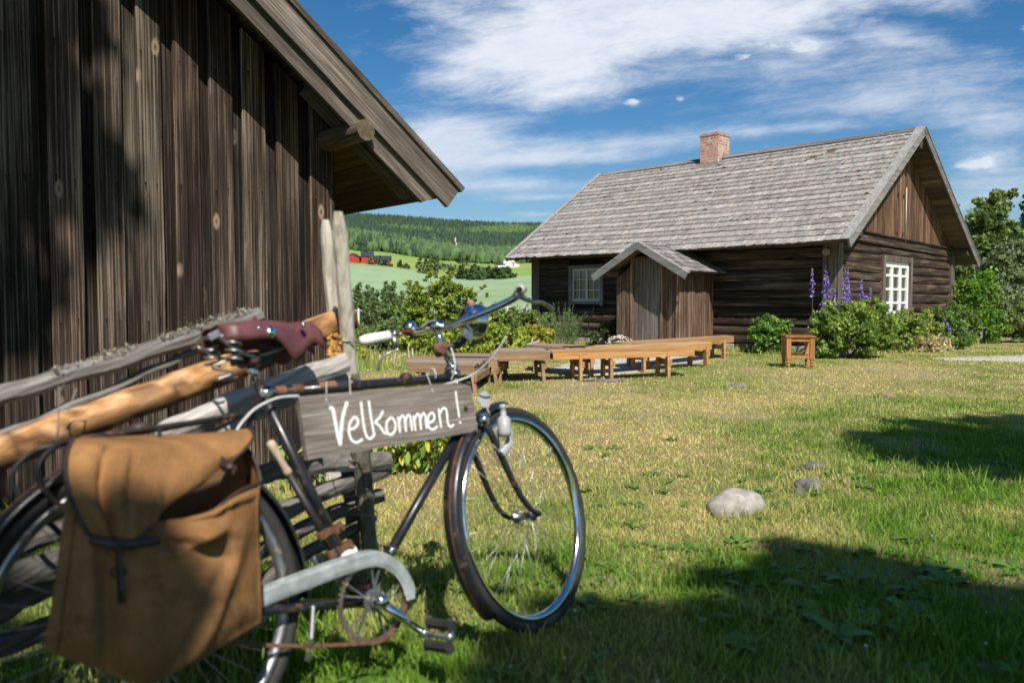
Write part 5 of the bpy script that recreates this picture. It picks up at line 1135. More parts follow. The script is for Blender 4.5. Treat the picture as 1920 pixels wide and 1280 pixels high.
b = MB(); b.grid(front); bg_ = b.build('bag_body', CANV, bag, smooth=True, solid=.004)
gus = surf([[P_(488, 902, -.185), P_(478, 860, -.14), P_(455, 840, -.085)], [P_(484, 955, -.19), P_(484, 940, -.14), P_(470, 930, -.08)], [P_(487, 1045, -.19), P_(486, 1040, -.14), P_(476, 1030, -.08)], [P_(491, 1165, -.18), P_(488, 1140, -.13), P_(480, 1120, -.08)]], 6, 8, .006, 5, 9)
b = MB(); b.grid(gus); b.build('gusset', CANV, bag, smooth=True, solid=.003)
gus = surf([[P_(128, 905, -.235), P_(145, 890, -.17), P_(160, 870, -.085)], [P_(104, 1090, -.265), P_(140, 1070, -.18), P_(170, 1040, -.085)], [P_(82, 1218, -.25), P_(130, 1190, -.17), P_(170, 1150, -.085)]], 6, 8, .006, 5, 12)
b = MB(); b.grid(gus); b.build('gusset', CANV, bag, smooth=True, solid=.003)
b = MB(); b.grid([[P_(160, 825, -.083), P_(455, 812, -.083)], [P_(172, 1150, -.083), P_(480, 1120, -.083)]]); b.grid([[P_(172, 1150, -.083), P_(480, 1120, -.083)], [P_(82, 1218, -.25), P_(491, 1165, -.18)]]); b.grid([[P_(82, 1218, -.25), P_(268, 1281, -.284), P_(491, 1165, -.18)], [P_(172, 1150, -.083), P_(330, 1150, -.083), P_(480, 1120, -.083)]]); b.build('back_panel', CANV, bag, solid=.003)
# flap: from the carrier over the front, lifted at the forward corner so the bag gapes
flap = surf([[P_(150, 822, -.06), P_(230, 818, -.06), P_(310, 815, -.06), P_(390, 812, -.06), P_(464, 804, -.05)],
             [P_(128, 838, -.20), P_(215, 848, -.235), P_(300, 840, -.22), P_(390, 828, -.18), P_(474, 818, -.13)],
             [P_(122, 895, -.255), P_(205, 900, -.29), P_(290, 895, -.285), P_(375, 870, -.25), P_(458, 842, -.185)],
             [P_(140, 955, -.275), P_(212, 968, -.31), P_(275, 975, -.31), P_(335, 930, -.275), P_(430, 868, -.205)],
             [P_(168, 1005, -.28), P_(215, 1012, -.31), P_(262, 1008, -.31), P_(308, 942, -.28), P_(408, 905, -.215)]], 9, 9, .008, 6, 21,
            folds=[(.22, .12, .24, .98, .035, -.022), (.30, .15, .30, .9, .03, .014), (.04, .2, .2, .2, .03, .014), (.5, .5, .62, .95, .03, .010), (.72, .25, .9, .5, .03, -.008), (.08, .6, .2, .95, .04, .008)])
b = MB(); b.grid(flap); fl_ = b.build('flap', CANV, bag, smooth=True, solid=.004)
b = MB()
edge = flap[-1]; b.tube([p+V3((0, -.004, 0)) for p in edge], .0055, 8, flat=.6, flatdir=(0, 1, 0)); e2 = [r[0] for r in flap[6:]]; b.tube([p+V3((0, -.004, 0)) for p in e2], .0045, 8); e3 = [r[-1] for r in flap]; b.tube([p+V3((0, -.003, 0)) for p in e3[6:]], .0035, 8)
b.tube([p+V3((0, -.004, 0)) for p in front[0][30:]], .004, 8); b.build('leather_binding', DLEATH, bag, smooth=True)
for jj in (44, 3):
    b = MB(); b.tube([front[i][min(jj, len(front[0])-2)]+V3((0, -.004, 0)) for i in range(len(front))], .0022, 6, (.8, .75, .7)); b.build('seam', CANV, bag, smooth=True)
b = MB(); b.beam(P_(412, 862, -.225), P_(441, 882, -.215), .004, .020, up=(0, 0, 1), cham=.001, seg=3); b.lathe([(.002, -.004), (.005, -.003), (.005, .001)], P_(430, 874, -.226), (0, 1, 0), 10, 3.0); b.build('strap', DLEATH, bag, bevel=.002)
b = MB(); b.tube(smooth_path([P_(170, 1008, -.30), P_(222, 1022, -.325), P_(300, 1012, -.32)], 6), .008, 8, flat=.5, flatdir=(0, 1, 0)); b.beam(P_(222, 1020, -.33), P_(228, 1130, -.335), .005, .022, up=(0, 1, 0), seg=4); b.tube([P_(222+14*math.cos(a), 1072+9*math.sin(a), -.338) for a in np.linspace(0, 6.28, 14)], .003, 6); b.build('buckle_strap', DLEATH, bag, smooth=True)
b = MB(); b.tube(smooth_path([P_(455, 830, -.11), P_(478, 862, -.15), P_(490, 905, -.185)], 6), .004, 8); b.build('leather_binding', DLEATH, bag, smooth=True)
b = MB(); b.lathe([(.004, -.004), (.030, 0), (.026, .018), (.008, .024)], P_(262, 812, -.02), (0, .1, 1), 16); b.build('lid', DLEATH, bag, smooth=True)

# ------------------------------------------------------------------ benches on the lawn
def plank_bench(name, label, a0, a1, b1, b0, zt, mat, legs, nplank=3, group=None, ap=.088, cat='bench'):
    """a0-a1 near edge (left,right), b0-b1 far edge, plan points; legs: list of plan fractions (u,v)"""
    a0, a1, b0, b1 = [V3((*p, 0)) for p in (a0, a1, b0, b1)]; o = a0.lerp(a1, .5); ang = math.atan2((a1-a0).y, (a1-a0).x); g = float(gz(o.x, o.y))
    r = thing(name, label, cat, (o.x, o.y, g), ang, group); I = (Matrix.Translation((o.x, o.y, g)) @ Matrix.Rotation(ang, 4, 'Z')).inverted(); zt -= g
    L = lambda p, z: (lambda q: V3((q.x, q.y, z)))(I @ V3((p.x, p.y, g)))
    for k in range(nplank):
        b = MB(); u0, u1 = k/nplank, (k+1)/nplank; c = vary(.85, 1.15); w = 2 if nplank > 1 else 0
        q = [L(a0.lerp(b0, u0), zt-.03), L(a1.lerp(b1, u0), zt-.03), L(a1.lerp(b1, u1), zt-.03), L(a0.lerp(b0, u1), zt-.03)]
        sh = (q[3]-q[0]).normalized()*.004; q = [q[0]+sh, q[1]+sh, q[2]-sh, q[3]-sh]; ex = (q[1]-q[0]).normalized()*.015*(k % 2); q = [q[0]-ex, q[1]+ex, q[2]+ex, q[3]-ex]; gt = random.uniform(.85, 1.25)
        b.prism(q, (0, 0, .03), (c*.92, c*gt, c*gt*gt*1.15)); b.build('seat_plank', mat, r, bevel=.003)
    b = MB(); A0, A1, B1, B0 = [L(p, zt-.031) for p in (a0, a1, b1, b0)]; cen = (A0+A1+B0+B1)/4
    ins = lambda p, d=.02: p+(cen-p).normalized()*d
    for p, q in ((A0, A1), (B0, B1)):
        p, q = ins(p), ins(q); b.beam(p+V3((0, 0, -ap/2)), q+V3((0, 0, -ap/2)), .03, ap, col=vary(.9, 1.1))
    for p, q in ((A0, B0), (A1, B1)):
        p, q = ins(p, .04), ins(q, .04); b.beam(p+V3((0, 0, -ap/2)), q+V3((0, 0, -ap/2)), .028, ap-.012, col=vary(.8, 1.0))
    b.build('apron', mat, r, bevel=.003)
    for (u, v0, v1, lean) in legs:
        tops = [A0.lerp(A1, u).lerp(B0.lerp(B1, u), v) for v in (v0, v1)]; d = (A1-A0).normalized(); n = (tops[1]-tops[0]).normalized(); ft = []
        for k, t in enumerate(tops):
            wx = BM_dummy @ V3((0, 0, 0)) if False else None
            f = t+d*lean+n*(.02 if k else -.02); W = (Matrix.Translation((o.x, o.y, g)) @ Matrix.Rotation(ang, 4, 'Z')) @ f; f.z = float(gz(W.x, W.y))-g-.02
            b = MB(); b.beam(t+V3((0, 0, -.02)), f, .042, .085, up=n, col=vary(.85, 1.1)); b.build('leg', mat, r, bevel=.003); ft.append(f)
        b = MB(); m0, m1 = [tops[k].lerp(ft[k], .42)+d*.035 for k in (0, 1)]; b.beam(m0-n*.05, m1+n*.05, .028, .085, col=.9); b.build('cross_brace', mat, r, bevel=.003)
    return r
def gd_(px, py, z): q = on_ground(px, py, z); return (q.x, q.y)
ZT = .405; ZB = .335
plank_bench('bench', 'long narrow orange stained bench nearest the camera in the row of three', gd_(1034, 657.7, ZT), gd_(1304, 651.5, ZT), (2.50, 11.55), (.44, 10.74), ZT, BENO, [(.19, .05, .95, .0), (.80, .05, .95, .0), (.40, .1, .95, .0)], 2, 'orange stained benches')
plank_bench('bench', 'middle bench of the three orange stained ones fanning out', gd_(1060, 652.5, ZT), gd_(1335, 641, ZT), (3.02, 13.1), (.72, 11.5), ZT, BENO, [(.16, .05, .95, .0), (.50, .05, .95, 0), (.955, .05, .95, .0)], 2, 'orange stained benches')
plank_bench('bench', 'farthest orange stained bench whose end points towards the house wall', gd_(1187, 645, ZT), gd_(1376, 629.5, ZT), (4.12, 15.5), (1.62, 12.8), ZT, BENO, [(.12, .05, .95, 0), (.88, .05, .95, .0)], 2, 'orange stained benches')
plank_bench('bench', 'broad brown plank bench whose right end meets the nearest orange bench', gd_(919, 660.2, ZT), gd_(1033, 657.9, ZT), (.40, 11.3), (-.18, 11.1), ZT, BENB, [(.14, .2, .95, .0), (.86, .1, .95, .03)], 4, 'brown plank benches')
plank_bench('bench', 'brown plank bench farthest back beside the grey feathery bush', gd_(992, 646.5, ZT), gd_(1081, 653.2, ZT), (1.24, 11.75), (.36, 12.6), ZT, BENB, [(.12, .1, .9, .0), (.88, .1, .9, 0)], 4, 'brown plank benches')
plank_bench('bench', 'broad brown plank bench at the far left end of the group', gd_(762, 678, ZB), gd_(891, 682.3, ZB), (-.27, 10.3), (-1.33, 10.45), ZB, BENB, [(.14, .06, .9, .05), (.94, .04, .94, .06)], 5, 'brown plank benches')
plank_bench('bench', 'brown plank bench half hidden behind the leftmost one', gd_(842, 670.5, ZB), gd_(934, 670.7, ZB), (-.03, 11.0), (-.86, 11.1), ZB, BENB, [(.9, .05, .95, .04), (.12, .1, .9, 0)], 3, 'brown plank benches')

# ------------------------------------------------------------------ stool with turned feet
sx0 = on_ground(1503, 690); stool = thing('stool', 'square orange wooden stool with open frame sides and turned feet on the grass', 'stool', (sx0.x, sx0.y+.18, float(gz(sx0.x, sx0.y))), R_(-8))
hw = .215; b = MB(); b.box((-hw-.015, -hw-.015, .485), (hw+.015, hw+.015, .512), (.62, .55, .5)); b.box((-hw-.015, .02, .5125), (hw+.015, hw+.015, .516), (.5, .45, .42)); b.build('seat', STOOLW, stool, bevel=.006)
for x in (-1, 1):
    for y in (-1, 1):
        b = MB(); X, Y = x*(hw-.035), y*(hw-.035); b.box((X-.035, Y-.035, .14), (X+.035, Y+.035, .4845), vary(.85, 1.1)); b.lathe([(.018, -.02), (.02, .02), (.026, .035), (.034, .05), (.022, .062), (.02, .07), (.035, .085), (.035, .10), (.022, .112), (.03, .125), (.033, .14)], (X, Y, 0), (0, 0, 1), 16, .95); b.build('leg', STOOLW, stool, bevel=.004)
for z0, z1, nm in ((.42, .484, 'apron'), (.150, .20, 'lower_rail')):
    b = MB()
    for s in (-1, 1): b.box((-hw+.07, s*(hw-.035)-.02, z0), (hw-.07, s*(hw-.035)+.02, z1), vary(.85, 1.05)); b.box((s*(hw-.035)-.02, -hw+.07, z0), (s*(hw-.035)+.02, hw-.07, z1), vary(.85, 1.05))
    b.build(nm, STOOLW, stool, bevel=.003)
# dark bench by the gable
db = thing('garden_bench', 'low dark plank bench among flowers below the gable', 'bench', (9.45, 18.0, 0), R_(40)); b = MB(); b.box((-.95, -.13, .40), (.95, .13, .44)); b.build('seat', POSTW, db, bevel=.004)
for x in (-.75, .75):
    for s in (-1, 1): b = MB(); b.beam((x, 0, .40), (x+.06*s, .16*s, -.02), .05, .06, up=(1, 0, 0), col=.6); b.beam((x, 0, .40), (x+.2*s, .0, -.02), .03, .05, up=(0, 1, 0), col=.5); b.build('leg', POSTW, db)

# ------------------------------------------------------------------ stones
def stone(label, x, y, sx, sy, sz, rz, mat, name='boulder', sink=.3, seed=1, cat='stone', amp=.16, sq=1.0, tilt=0):
    n, m = 22, 14; G = []
    for i in range(m+1):
        ph = math.pi*i/m; row = []
        for k in range(n):
            th = 2*math.pi*k/n; d = V3((math.sin(ph)*math.cos(th), math.sin(ph)*math.sin(th), math.cos(ph))); q = max(abs(d.x), abs(d.y), abs(d.z))**(-(1-sq)) if sq < 1 else 1
            r = (1+amp*wn(d.x*1.6+seed, d.y*1.6, d.z*1.6)+amp*.3*wn(d.x*5+seed, d.y*5, d.z*5))*q; row.append(V3((d.x*r*sx, d.y*r*sy, d.z*r*sz)))
        G.append(row)
    b = MB(); b.grid(G, closed=True); o = b.build(name, mat, smooth=sq == 1); o.location = (x, y, float(gz(x, y))+sz*(1-sink*2)); o.rotation_euler = (0, tilt, rz); return tag(o, label, cat)
stone('smooth pale grey boulder resting in the sunlit lawn', 1.08, 3.82, .145, .10, .085, R_(15), ROCK, sink=.28, amp=.17, tilt=R_(-10))
stone('dark jagged stone sticking out of the grass right of the pale boulder', 1.60, 4.28, .10, .05, .05, R_(40), ROCKD, 'stone', .35, 5, amp=.4, sq=.45)
stone('flat grey slab sunk in dry grass behind the dark jagged stone', 1.86, 4.85, .13, .07, .022, R_(30), ROCKD, 'stone', .2, 8, amp=.4)
stone('small brownish stone far right on the lawn', 4.05, 8.55, .10, .07, .05, 0, ROCKB, 'stone', .35, 11, amp=.3)
stone('low flat stone in the lawn between bench end and stool', 2.75, 9.7, .17, .08, .02, .1, ROCKD, 'stone', .2, 14, amp=.25)
stone('flat stone under the left leg of the nearest orange bench', 1.20, 10.45, .30, .09, .022, .05, ROCKD, 'stone', .2, 17, amp=.25)
stone('large flat grey flagstone in front of the gable flowers', 8.0, 17.4, .42, .3, .035, .4, ROCKD, 'stone', .1, 20, amp=.25)
stone('small flagstone right of the larger one before the gable flowers', 9.1, 17.5, .22, .2, .04, .4, ROCK, 'stone', .1, 24, amp=.25)
stone('pale stone at the foot of the bushes right of the dark bench', 12.2, 20.6, .2, .15, .06, .4, ROCK, 'stone', .3, 27, amp=.25)
stone('brown stone at the edge of the foreground shade', .33, 2.93, .06, .03, .012, .2, ROCKD, 'stone', .3, 31, amp=.3)

# ------------------------------------------------------------------ plants near the house
def bush(name, label, x, y, lobes, n, size, col, col2, cat='bush', sub=90, spread=.14, mat=None, flat=.0, stems=8, group=None, shell=.5):
    r = thing(name, label, cat, (x, y, float(gz(x, y))), group=group); leaves(lobes, n, size, col, col2, sub=sub, spread=spread, parent=r, name='foliage', mat=mat, flat=flat, shell=shell)
    for _ in range(min(stems, 5)):
        b = MB(); l = random.choice(lobes); b.tube([(random.uniform(-.08, .08), random.uniform(-.08, .08), -.05), (l[0]*.6, l[1]*.6, l[2]*.6), (l[0]+random.uniform(-.3, .3)*l[3], l[1], l[2]+l[5]*.5)], [.012, .009, .004], 5, .8); b.build('stem', TRUNK, r)
    return r
def hloc(x, y):     # house axes -> world plan
    p = HC+V3((math.cos(HA), math.sin(HA), 0))*x+V3((-math.sin(HA), math.cos(HA), 0))*y; return p.x, p.y
dx, dy = 6.25, 14.75
delph = bush('delphinium_plant', 'big leafy green delphinium clump with tall violet flower spikes at the house corner', dx, dy, [(-.35, .1, .45, .42, .35, .45), (.15, .0, .5, .5, .4, .5), (.55, .2, .55, .4, .4, .45), (-.1, .1, .85, .4, .3, .25), (.35, .1, .88, .35, .3, .25)], 16000, .042, (.11, .20, .03), (.32, .42, .10), 'plant', sub=220, spread=.1)
for (px, y0, y1, dd_) in ((1524, 556, 503, 14.9), (1547, 560, 498, 15.0), (1553, 575, 515, 15.1), (1566, 590, 540, 14.8), (1583, 575, 505, 14.8), (1592, 570, 520, 14.9), (1614, 560, 522, 15.0), (1579, 600, 530, 14.9), (1540, 600, 565, 14.8), (1589, 560, 500, 15.1), (1630, 565, 540, 15.2)):
    b = MB(); p0, p1 = at_depth(px, y0, dd_)-V3((dx, dy, 0)), at_depth(px+random.uniform(-2, 2), y1, dd_)-V3((dx, dy, 0)); n = 62
    for k in range(n):
        t = random.random(); p = p0.lerp(p1, t)+V3((random.gauss(0, 1), random.gauss(0, 1), 0))*.028*(1.1-t*.75); s = .022*(1.1-.5*t); d = V3((random.gauss(0, 1), random.gauss(0, 1), random.gauss(0, 1))).normalized(); u = d.orthogonal().normalized(); c = random.choice([(.17, .10, .50), (.27, .17, .62), (.12, .08, .42), (.40, .30, .72)])
        if t > .9: c = (.25, .28, .2)
        b.add([p-d*s, p+u*s, p+d*s, p-u*s], [(0, 1, 2, 3)], c)
    b.add([p0-V3((.004, 0, .4)), p0-V3((-.004, 0, .4)), p1+V3((.002, 0, 0)), p1], [(0, 1, 2, 3)], (.15, .2, .06)); b.build('flower_spike', PETAL, delph)
x, y = hloc(-1.15, -.42); bush('lilac_shrub', 'small bright green shrub against the dark log wall left of the stool', x, y, [(-.15, 0, .4, .25, .2, .38), (.18, 0, .45, .22, .2, .38)], 4200, .045, (.10, .22, .04), (.24, .38, .08), sub=80, spread=.12)
for i, (lx, ly, h_, w_, c1, c2, lab) in enumerate([(.55, 1.9, .95, .6, (.13, .21, .04), (.32, .40, .10), 'yellow green leafy perennial just right of the delphiniums below the log gable'), (.55, 2.95, .88, .55, (.13, .21, .035), (.35, .40, .09), 'leafy perennial with orange blooms in front of the white window'), (.6, 4.3, 1.1, .7, (.07, .14, .025), (.19, .29, .06), 'dark green shrub right of the white gable window'), (.55, 5.4, 1.05, .65, (.07, .13, .03), (.18, .27, .06), 'small leaved shrub near the far corner of the gable')]):
    x, y = hloc(lx, ly); bush('perennial_plant' if i < 2 else 'shrub', lab, x, y, [(-.2, 0, h_*.4, w_*.7, w_*.5, h_*.42), (.25, .1, h_*.5, w_*.6, w_*.5, h_*.45)], 7000, .040, c1, c2, 'plant' if i < 2 else 'bush', sub=130, spread=.10)
x, y = hloc(.9, 2.3); bush('dry_grass_clump', 'straw coloured dried stalks at the foot of the gable flowers', x, y, [(0, 0, .15, .5, .3, .2), (.5, .5, .15, .4, .3, .2)], 900, .04, (.42, .33, .17), (.60, .52, .33), 'plant', sub=40, spread=.15)
x, y = 9.1, 17.5; cb_ = bush('catmint_plant', 'low green plant with small violet blooms in front of the dark bench', x, y, [(0, 0, .2, .8, .4, .25), (.6, .2, .2, .5, .4, .2)], 3000, .05, (.08, .15, .03), (.20, .28, .07), 'plant', sub=60)
for k in range(16):
    b = MB(); q = V3((random.gauss(.1, .45), random.gauss(-.1, .2), random.uniform(.2, .62)))
    for m in range(9): p = q+V3((random.gauss(0, .012), random.gauss(0, .012), m*.014)); d = V3((random.gauss(0, 1), random.gauss(0, 1), random.gauss(0, 1))).normalized(); u = d.orthogonal()*.018; b.add([p-d*.018, p+u, p+d*.018, p-u], [(0, 1, 2, 3)], random.choice([(.17, .12, .5), (.3, .22, .62)]))
    b.build('flower_spike', PETAL, cb_)
bush('hop_bush', 'tall bright green climbing bush at the far corner of the gable', 11.75, 20.3, [(-.1, 0, .8, .55, .5, .85), (.25, .1, 1.1, .45, .4, .75), (.5, .1, .5, .5, .5, .5)], 15000, .048, (.07, .16, .02), (.22, .36, .05), sub=190, spread=.11)
bush('garden_shrub', 'olive green shrub with a few blue blooms right of the dark bench', 13.2, 20.6, [(-.4, 0, .5, .6, .5, .5), (.4, .1, .6, .7, .5, .6), (1.1, .2, .4, .6, .5, .45)], 7500, .06, (.09, .14, .04), (.22, .28, .09), sub=130, spread=.11)
bush('garden_shrub', 'low grassy green shrub at the right edge below the dark trees', 15.6, 22.4, [(-.5, 0, .4, .7, .5, .5), (.6, .1, .5, .8, .5, .6), (1.6, .2, .45, .8, .6, .5)], 6500, .07, (.06, .11, .025), (.15, .22, .06), sub=120, spread=.12)
# feathery grey-green bush left of the house front
sb = thing('southernwood_bush', 'feathery grey green bush in front of the left end of the log house', 'bush', (1.15, 18.6, 0)); V = []; F = []; C = []
for k in range(110):
    a = random.uniform(-1, 1); L_ = random.uniform(.5, 1.12)*(1-.35*abs(a)); base = V3((a*.25, random.uniform(-.2, .2), 0)); tip = V3((a*.62+.12*random.gauss(0, 1)*.6, random.uniform(-.35, .35), L_)); sd = random.uniform(.75, 1.2)
    for j in range(95):
        t = random.random()**.7; p = base.lerp(tip, t)+V3((random.gauss(0, 1), random.gauss(0, 1), random.gauss(0, 1)))*.03*(1.2-t); d = ((tip-base).normalized()+V3((random.gauss(0, .6), random.gauss(0, .6), random.gauss(0, .3)))).normalized()*.034; u = d.cross(V3((random.gauss(0, 1), random.gauss(0, 1), 1))).normalized()*.005; i = len(V)
        V += [tuple(p), tuple(p+d*.6+u), tuple(p+d), tuple(p+d*.6-u)]; F.append((i, i+1, i+2, i+3)); c = sd*random.uniform(.8, 1.2); C += [(.20*c, .29*c, .13*c)]*4
fast('foliage', V, F, C, LEAF, sb); b = MB()
for k in range(14): b.tube([(random.uniform(-.15, .15), 0, -.03), (random.uniform(-.5, .5), random.uniform(-.2, .2), .7)], [.01, .004], 5)
b.build('stem', TRUNK, sb)
bush('shade_shrub', 'dark leaved shrub in the shadow between grey bush and porch', 2.42, 18.35, [(-.15, 0, .28, .4, .3, .3), (.25, 0, .35, .28, .25, .33)], 1800, .06, (.04, .07, .02), (.09, .13, .04), sub=50)
mum = bush('white_flower_clump', 'round clump of small white flowers beside the porch step', 2.32, 17.2, [(0, 0, .10, .19, .14, .12)], 900, .035, (.12, .2, .05), (.2, .3, .08), 'flowers', sub=25); b = MB()
for k in range(170):
    a = random.uniform(0, 6.28); ph = random.uniform(0, 1.4); p = V3((.30*math.sin(ph)*math.cos(a), .25*math.sin(ph)*math.sin(a), .12+.20*math.cos(ph)))*random.uniform(.9, 1.05); s = .018
    b.lathe([(.002, 0), (s, .003), (s*.8, .008), (.002, .010)], p, p-V3((0, 0, -.1)), 6, random.choice([(.8, .78, .72), (.75, .68, .62), (.8, .8, .78)]))
b.build('flower', PETAL, mum)
# broad yellowing leaves at the barn corner
def leafy(label, x0, x1, y0, y1, n, ll):
    r = thing('broadleaf_plant', label, 'plant', ((x0+x1)/2, (y0+y1)/2, 0)); V = []; F = []; C = []
    for k in range(n):
        x, y = random.uniform(x0, x1)-(x0+x1)/2, random.uniform(y0, y1)-(y0+y1)/2; z = random.uniform(.05, .27); a = random.uniform(0, 6.28); d = V3((math.cos(a)*.6, math.sin(a)*.6, -random.uniform(.2, 1.2))).normalized()*ll*random.uniform(.7, 1.2); s = d.cross(V3((0, 0, 1))).normalized()*ll*.2; o = V3((x, y, z)); nn = d.cross(s).normalized()*.008
        i = len(V); V += [tuple(q) for q in (o, o+d*.35+s, o+d*.35-s, o+d*.45+nn, o+d*.75+s*.7, o+d*.75-s*.7, o+d)]; F += [(i, i+1, i+3), (i, i+3, i+2), (i+1, i+4, i+3), (i+3, i+5, i+2), (i+3, i+4, i+6), (i+3, i+6, i+5)]
        c = random.choice([(.20, .34, .05), (.26, .38, .08), (.13, .24, .04), (.10, .18, .03), (.30, .40, .10)] if random.random() < .86 else [(.60, .48, .03), (.5, .42, .08)]); C += [tuple(q*random.uniform(.85, 1.1) for q in c)]*7
    fast('foliage', V, F, C, LEAF, r); b = MB()
    for k in range(30): x, y = random.uniform(x0, x1)-(x0+x1)/2, random.uniform(y0, y1)-(y0+y1)/2; b.tube([(x, y, -.02), (x+.02, y, random.uniform(.1, .24))], .003, 5, (1.2, 2, .6))
    b.build('stem', TRUNK, r); return r
leafy('row of drooping yellow and green broad leaves beyond the sign at the barn corner', -.92, -.32, 4.75, 5.2, 620, .085)
leafy('small patch of yellow and green leaves left of the fence post by the barn wall', -1.28, -1.03, 4.25, 4.38, 90, .075)

# ------------------------------------------------------------------ middle distance: bushes at the edge of the lawn, young tree, old fence, poles
yt = thing('young_tree', 'airy yellow green young tree at the edge of the lawn', 'tree', (-1.45, 15.6, float(gz(-1.45, 15.6)))); zg = -yt.location.z
lo = [(0, 0, zg+.35, .75, .5, .5), (-.38, 0, zg+.75, .5, .4, .42), (.3, 0, zg+.8, .6, .4, .42), (-.05, 0, zg+1.2, .50, .35, .42), (.38, 0, zg+1.2, .3, .3, .3), (-.45, 0, zg+1.25, .2, .3, .3), (.65, 0, zg+1.15, .22, .25, .3), (.2, 0, zg+1.45, .28, .25, .25), (-.15, 0, zg+1.6, .14, .15, .25), (.95, 0, zg+1.3, .12, .15, .15), (-.6, 0, zg+.3, .35, .3, .35), (.1, 0, zg-.1, .8, .5, .4)]
o_, cc = leaves(lo, 32000, .036, (.15, .23, .03), (.36, .43, .07), sub=650, spread=.065, parent=yt, shell=.0); trunk((0, 0, -.1), (0, 0, zg+1.0), .035, [tuple(c) for c in cc[RNG.integers(0, len(cc), 45)]], yt)
bush('hedge_bush', 'yellow green low bush spreading under the airy young tree', -1.0, 14.8, [(-.6, 0, .25, .6, .4, .35), (.4, 0, .3, .8, .4, .35), (1.0, .2, .25, .5, .4, .3)], 7000, .05, (.16, .24, .03), (.40, .45, .07), sub=120, spread=.1)
for i, (x, y, w, h, c1, c2, lab) in enumerate([(-2.7, 15.2, .9, .55, (.10, .16, .04), (.20, .27, .07), 'wild bush directly right of the fence post in the distance'), (-3.6, 17.5, 1.2, .9, (.09, .14, .04), (.22, .28, .08), 'rough green thicket behind the brake lever'), (-2.3, 17.5, .8, .8, (.09, .15, .04), (.18, .26, .08), 'grey green bush left of the young tree'),
                                              (.3, 19.3, .9, .95, (.10, .17, .04), (.24, .30, .07), 'weedy bush left of the house corner'), (-.6, 20.0, 1.1, 1.0, (.10, .16, .04), (.22, .30, .07), 'weedy bush between young tree and house'), (.55, 18.0, .45, .55, (.22, .26, .04), (.45, .42, .06), 'tall yellow blooming weeds in front of the left house post'), (-.2, 17.0, .8, .35, (.10, .18, .03), (.24, .32, .06), 'low grassy bush behind the brown benches'), (-2.9, 13.6, .5, .35, (.20, .24, .04), (.45, .42, .05), 'yellowish weeds below the white handlebar grip')]):
    z = float(gz(x, y)); bush('wild_bush', lab, x, y, [(-w*.4, 0, h*.35, w*.5, .4, h*.5), (w*.35, .1, h*.4, w*.55, .4, h*.5), (0, .2, h*.65, w*.4, .4, h*.35)], 5200, .05, c1, c2, sub=110, spread=.1)
of = thing('old_pole_fence', 'broken grey roundpole fence sticks leaning in the weeds at the lawn edge', 'fence', (-1.5, 14.5, 0))
for (px, y0, y1, d, tp) in ((710, 665, 690, 13.2, -6), (716, 690, 664, 13.3, -4), (737, 690, 655, 13.5, 5), (768, 676, 650, 14, -3), (775, 676, 652, 14, -2), (946, 650, 618, 16.5, -10), (968, 652, 625, 16.6, -9), (978, 652, 628, 16.7, -8), (990, 650, 632, 16.8, 10)):
    b = MB(); b.tube([at_depth(px, y0+12, d)-V3((-1.5, 14.5, 0)), at_depth(px+tp, y1, d)-V3((-1.5, 14.5, 0))], [.018, .012], 6, 1.1); b.build('pole', POLEW, of)
b = MB(); b.tube([at_depth(660, 715, 12.8)-V3((-1.5, 14.5, 0)), at_depth(760, 664, 14.2)-V3((-1.5, 14.5, 0))], .02, 6, .9); b.build('pole', POLEW, of)
b = MB(); b.tube([at_depth(905, 668, 15)-V3((-1.5, 14.5, 0)), at_depth(1010, 640, 17.2)-V3((-1.5, 14.5, 0))], .02, 6, .9); b.build('pole', POLEW, of)
gr = thing('guard_rail', 'pale concrete rail along the road below the field, left of the house', 'railing', at_depth(960, 602, 60)); b = MB(); o = gr.location
b.beam(at_depth(915, 606, 60)-o, at_depth(1012, 600, 60)-o, .12, .28); b.build('rail', CONC, gr); 
for k in range(5): p = at_depth(915+22*k, 604, 60)-o; b = MB(); b.box((p.x-.1, p.y-.1, p.z-1.3), (p.x+.1, p.y+.1, p.z)); b.build('post', CONC, gr)
for i, (px, yt_, d, lab) in enumerate(((672, 578, 110, 'pale utility pole left of the white handlebar grip'), (951, 571, 95, 'pale utility pole behind the handlebar end'), (987, 572, 120, 'slim pale pole just left of the log house'))):
    p = at_depth(px, yt_, d); g = float(gz(p.x, p.y)); u = thing('utility_pole', lab, 'pole', (p.x, p.y, g), group='poles in the valley'); b = MB(); b.tube([(0, 0, -.3), (0, 0, p.z-g)], [.22 if i == 0 else .16, .14], 8); b.build('pole', CONC, u, smooth=True); b = MB(); b.box((-.5, -.06, p.z-g-.35), (.5, .06, p.z-g-.22)); b.build('crossarm', CONC, u)
# purple-brown railway bank
def far_tree(x, y, h, w, c1, c2, label, group, name='tree', n=900, lob=5, size=None, sub=45, z0=None, tr=None):
    return tree(name, label, x, y, h, w, n, size or h*.05, c1, c2, 'tree', group, zb=.06, sub=sub, spread=.20, tr=tr or h*.018, lob=lob, mat=FARL, taper=.5, z0=z0)
D1, D2 = (.06, .10, .03), (.17, .24, .08)
grove = [(655, 195), (672, 190), (688, 205), (705, 192), (722, 200), (738, 196), (752, 206), (766, 200), (640, 200), (695, 180), (730, 183), (625, 205)]
for i, (px, d) in enumerate(grove):
    x = (px-960)/FPX*d; y = d; top = lerp(536, 530, random.random()) if i % 3 else 545; zt = CAMH+(568-top)/FPX*d; g = float(gz(x, y)); far_tree(x, y, zt-g, 5.2, D1, D2, 'dark leafy tree in the grove below the pale field', 'grove of trees below the pale field', n=5000, lob=6, size=.30, sub=160)
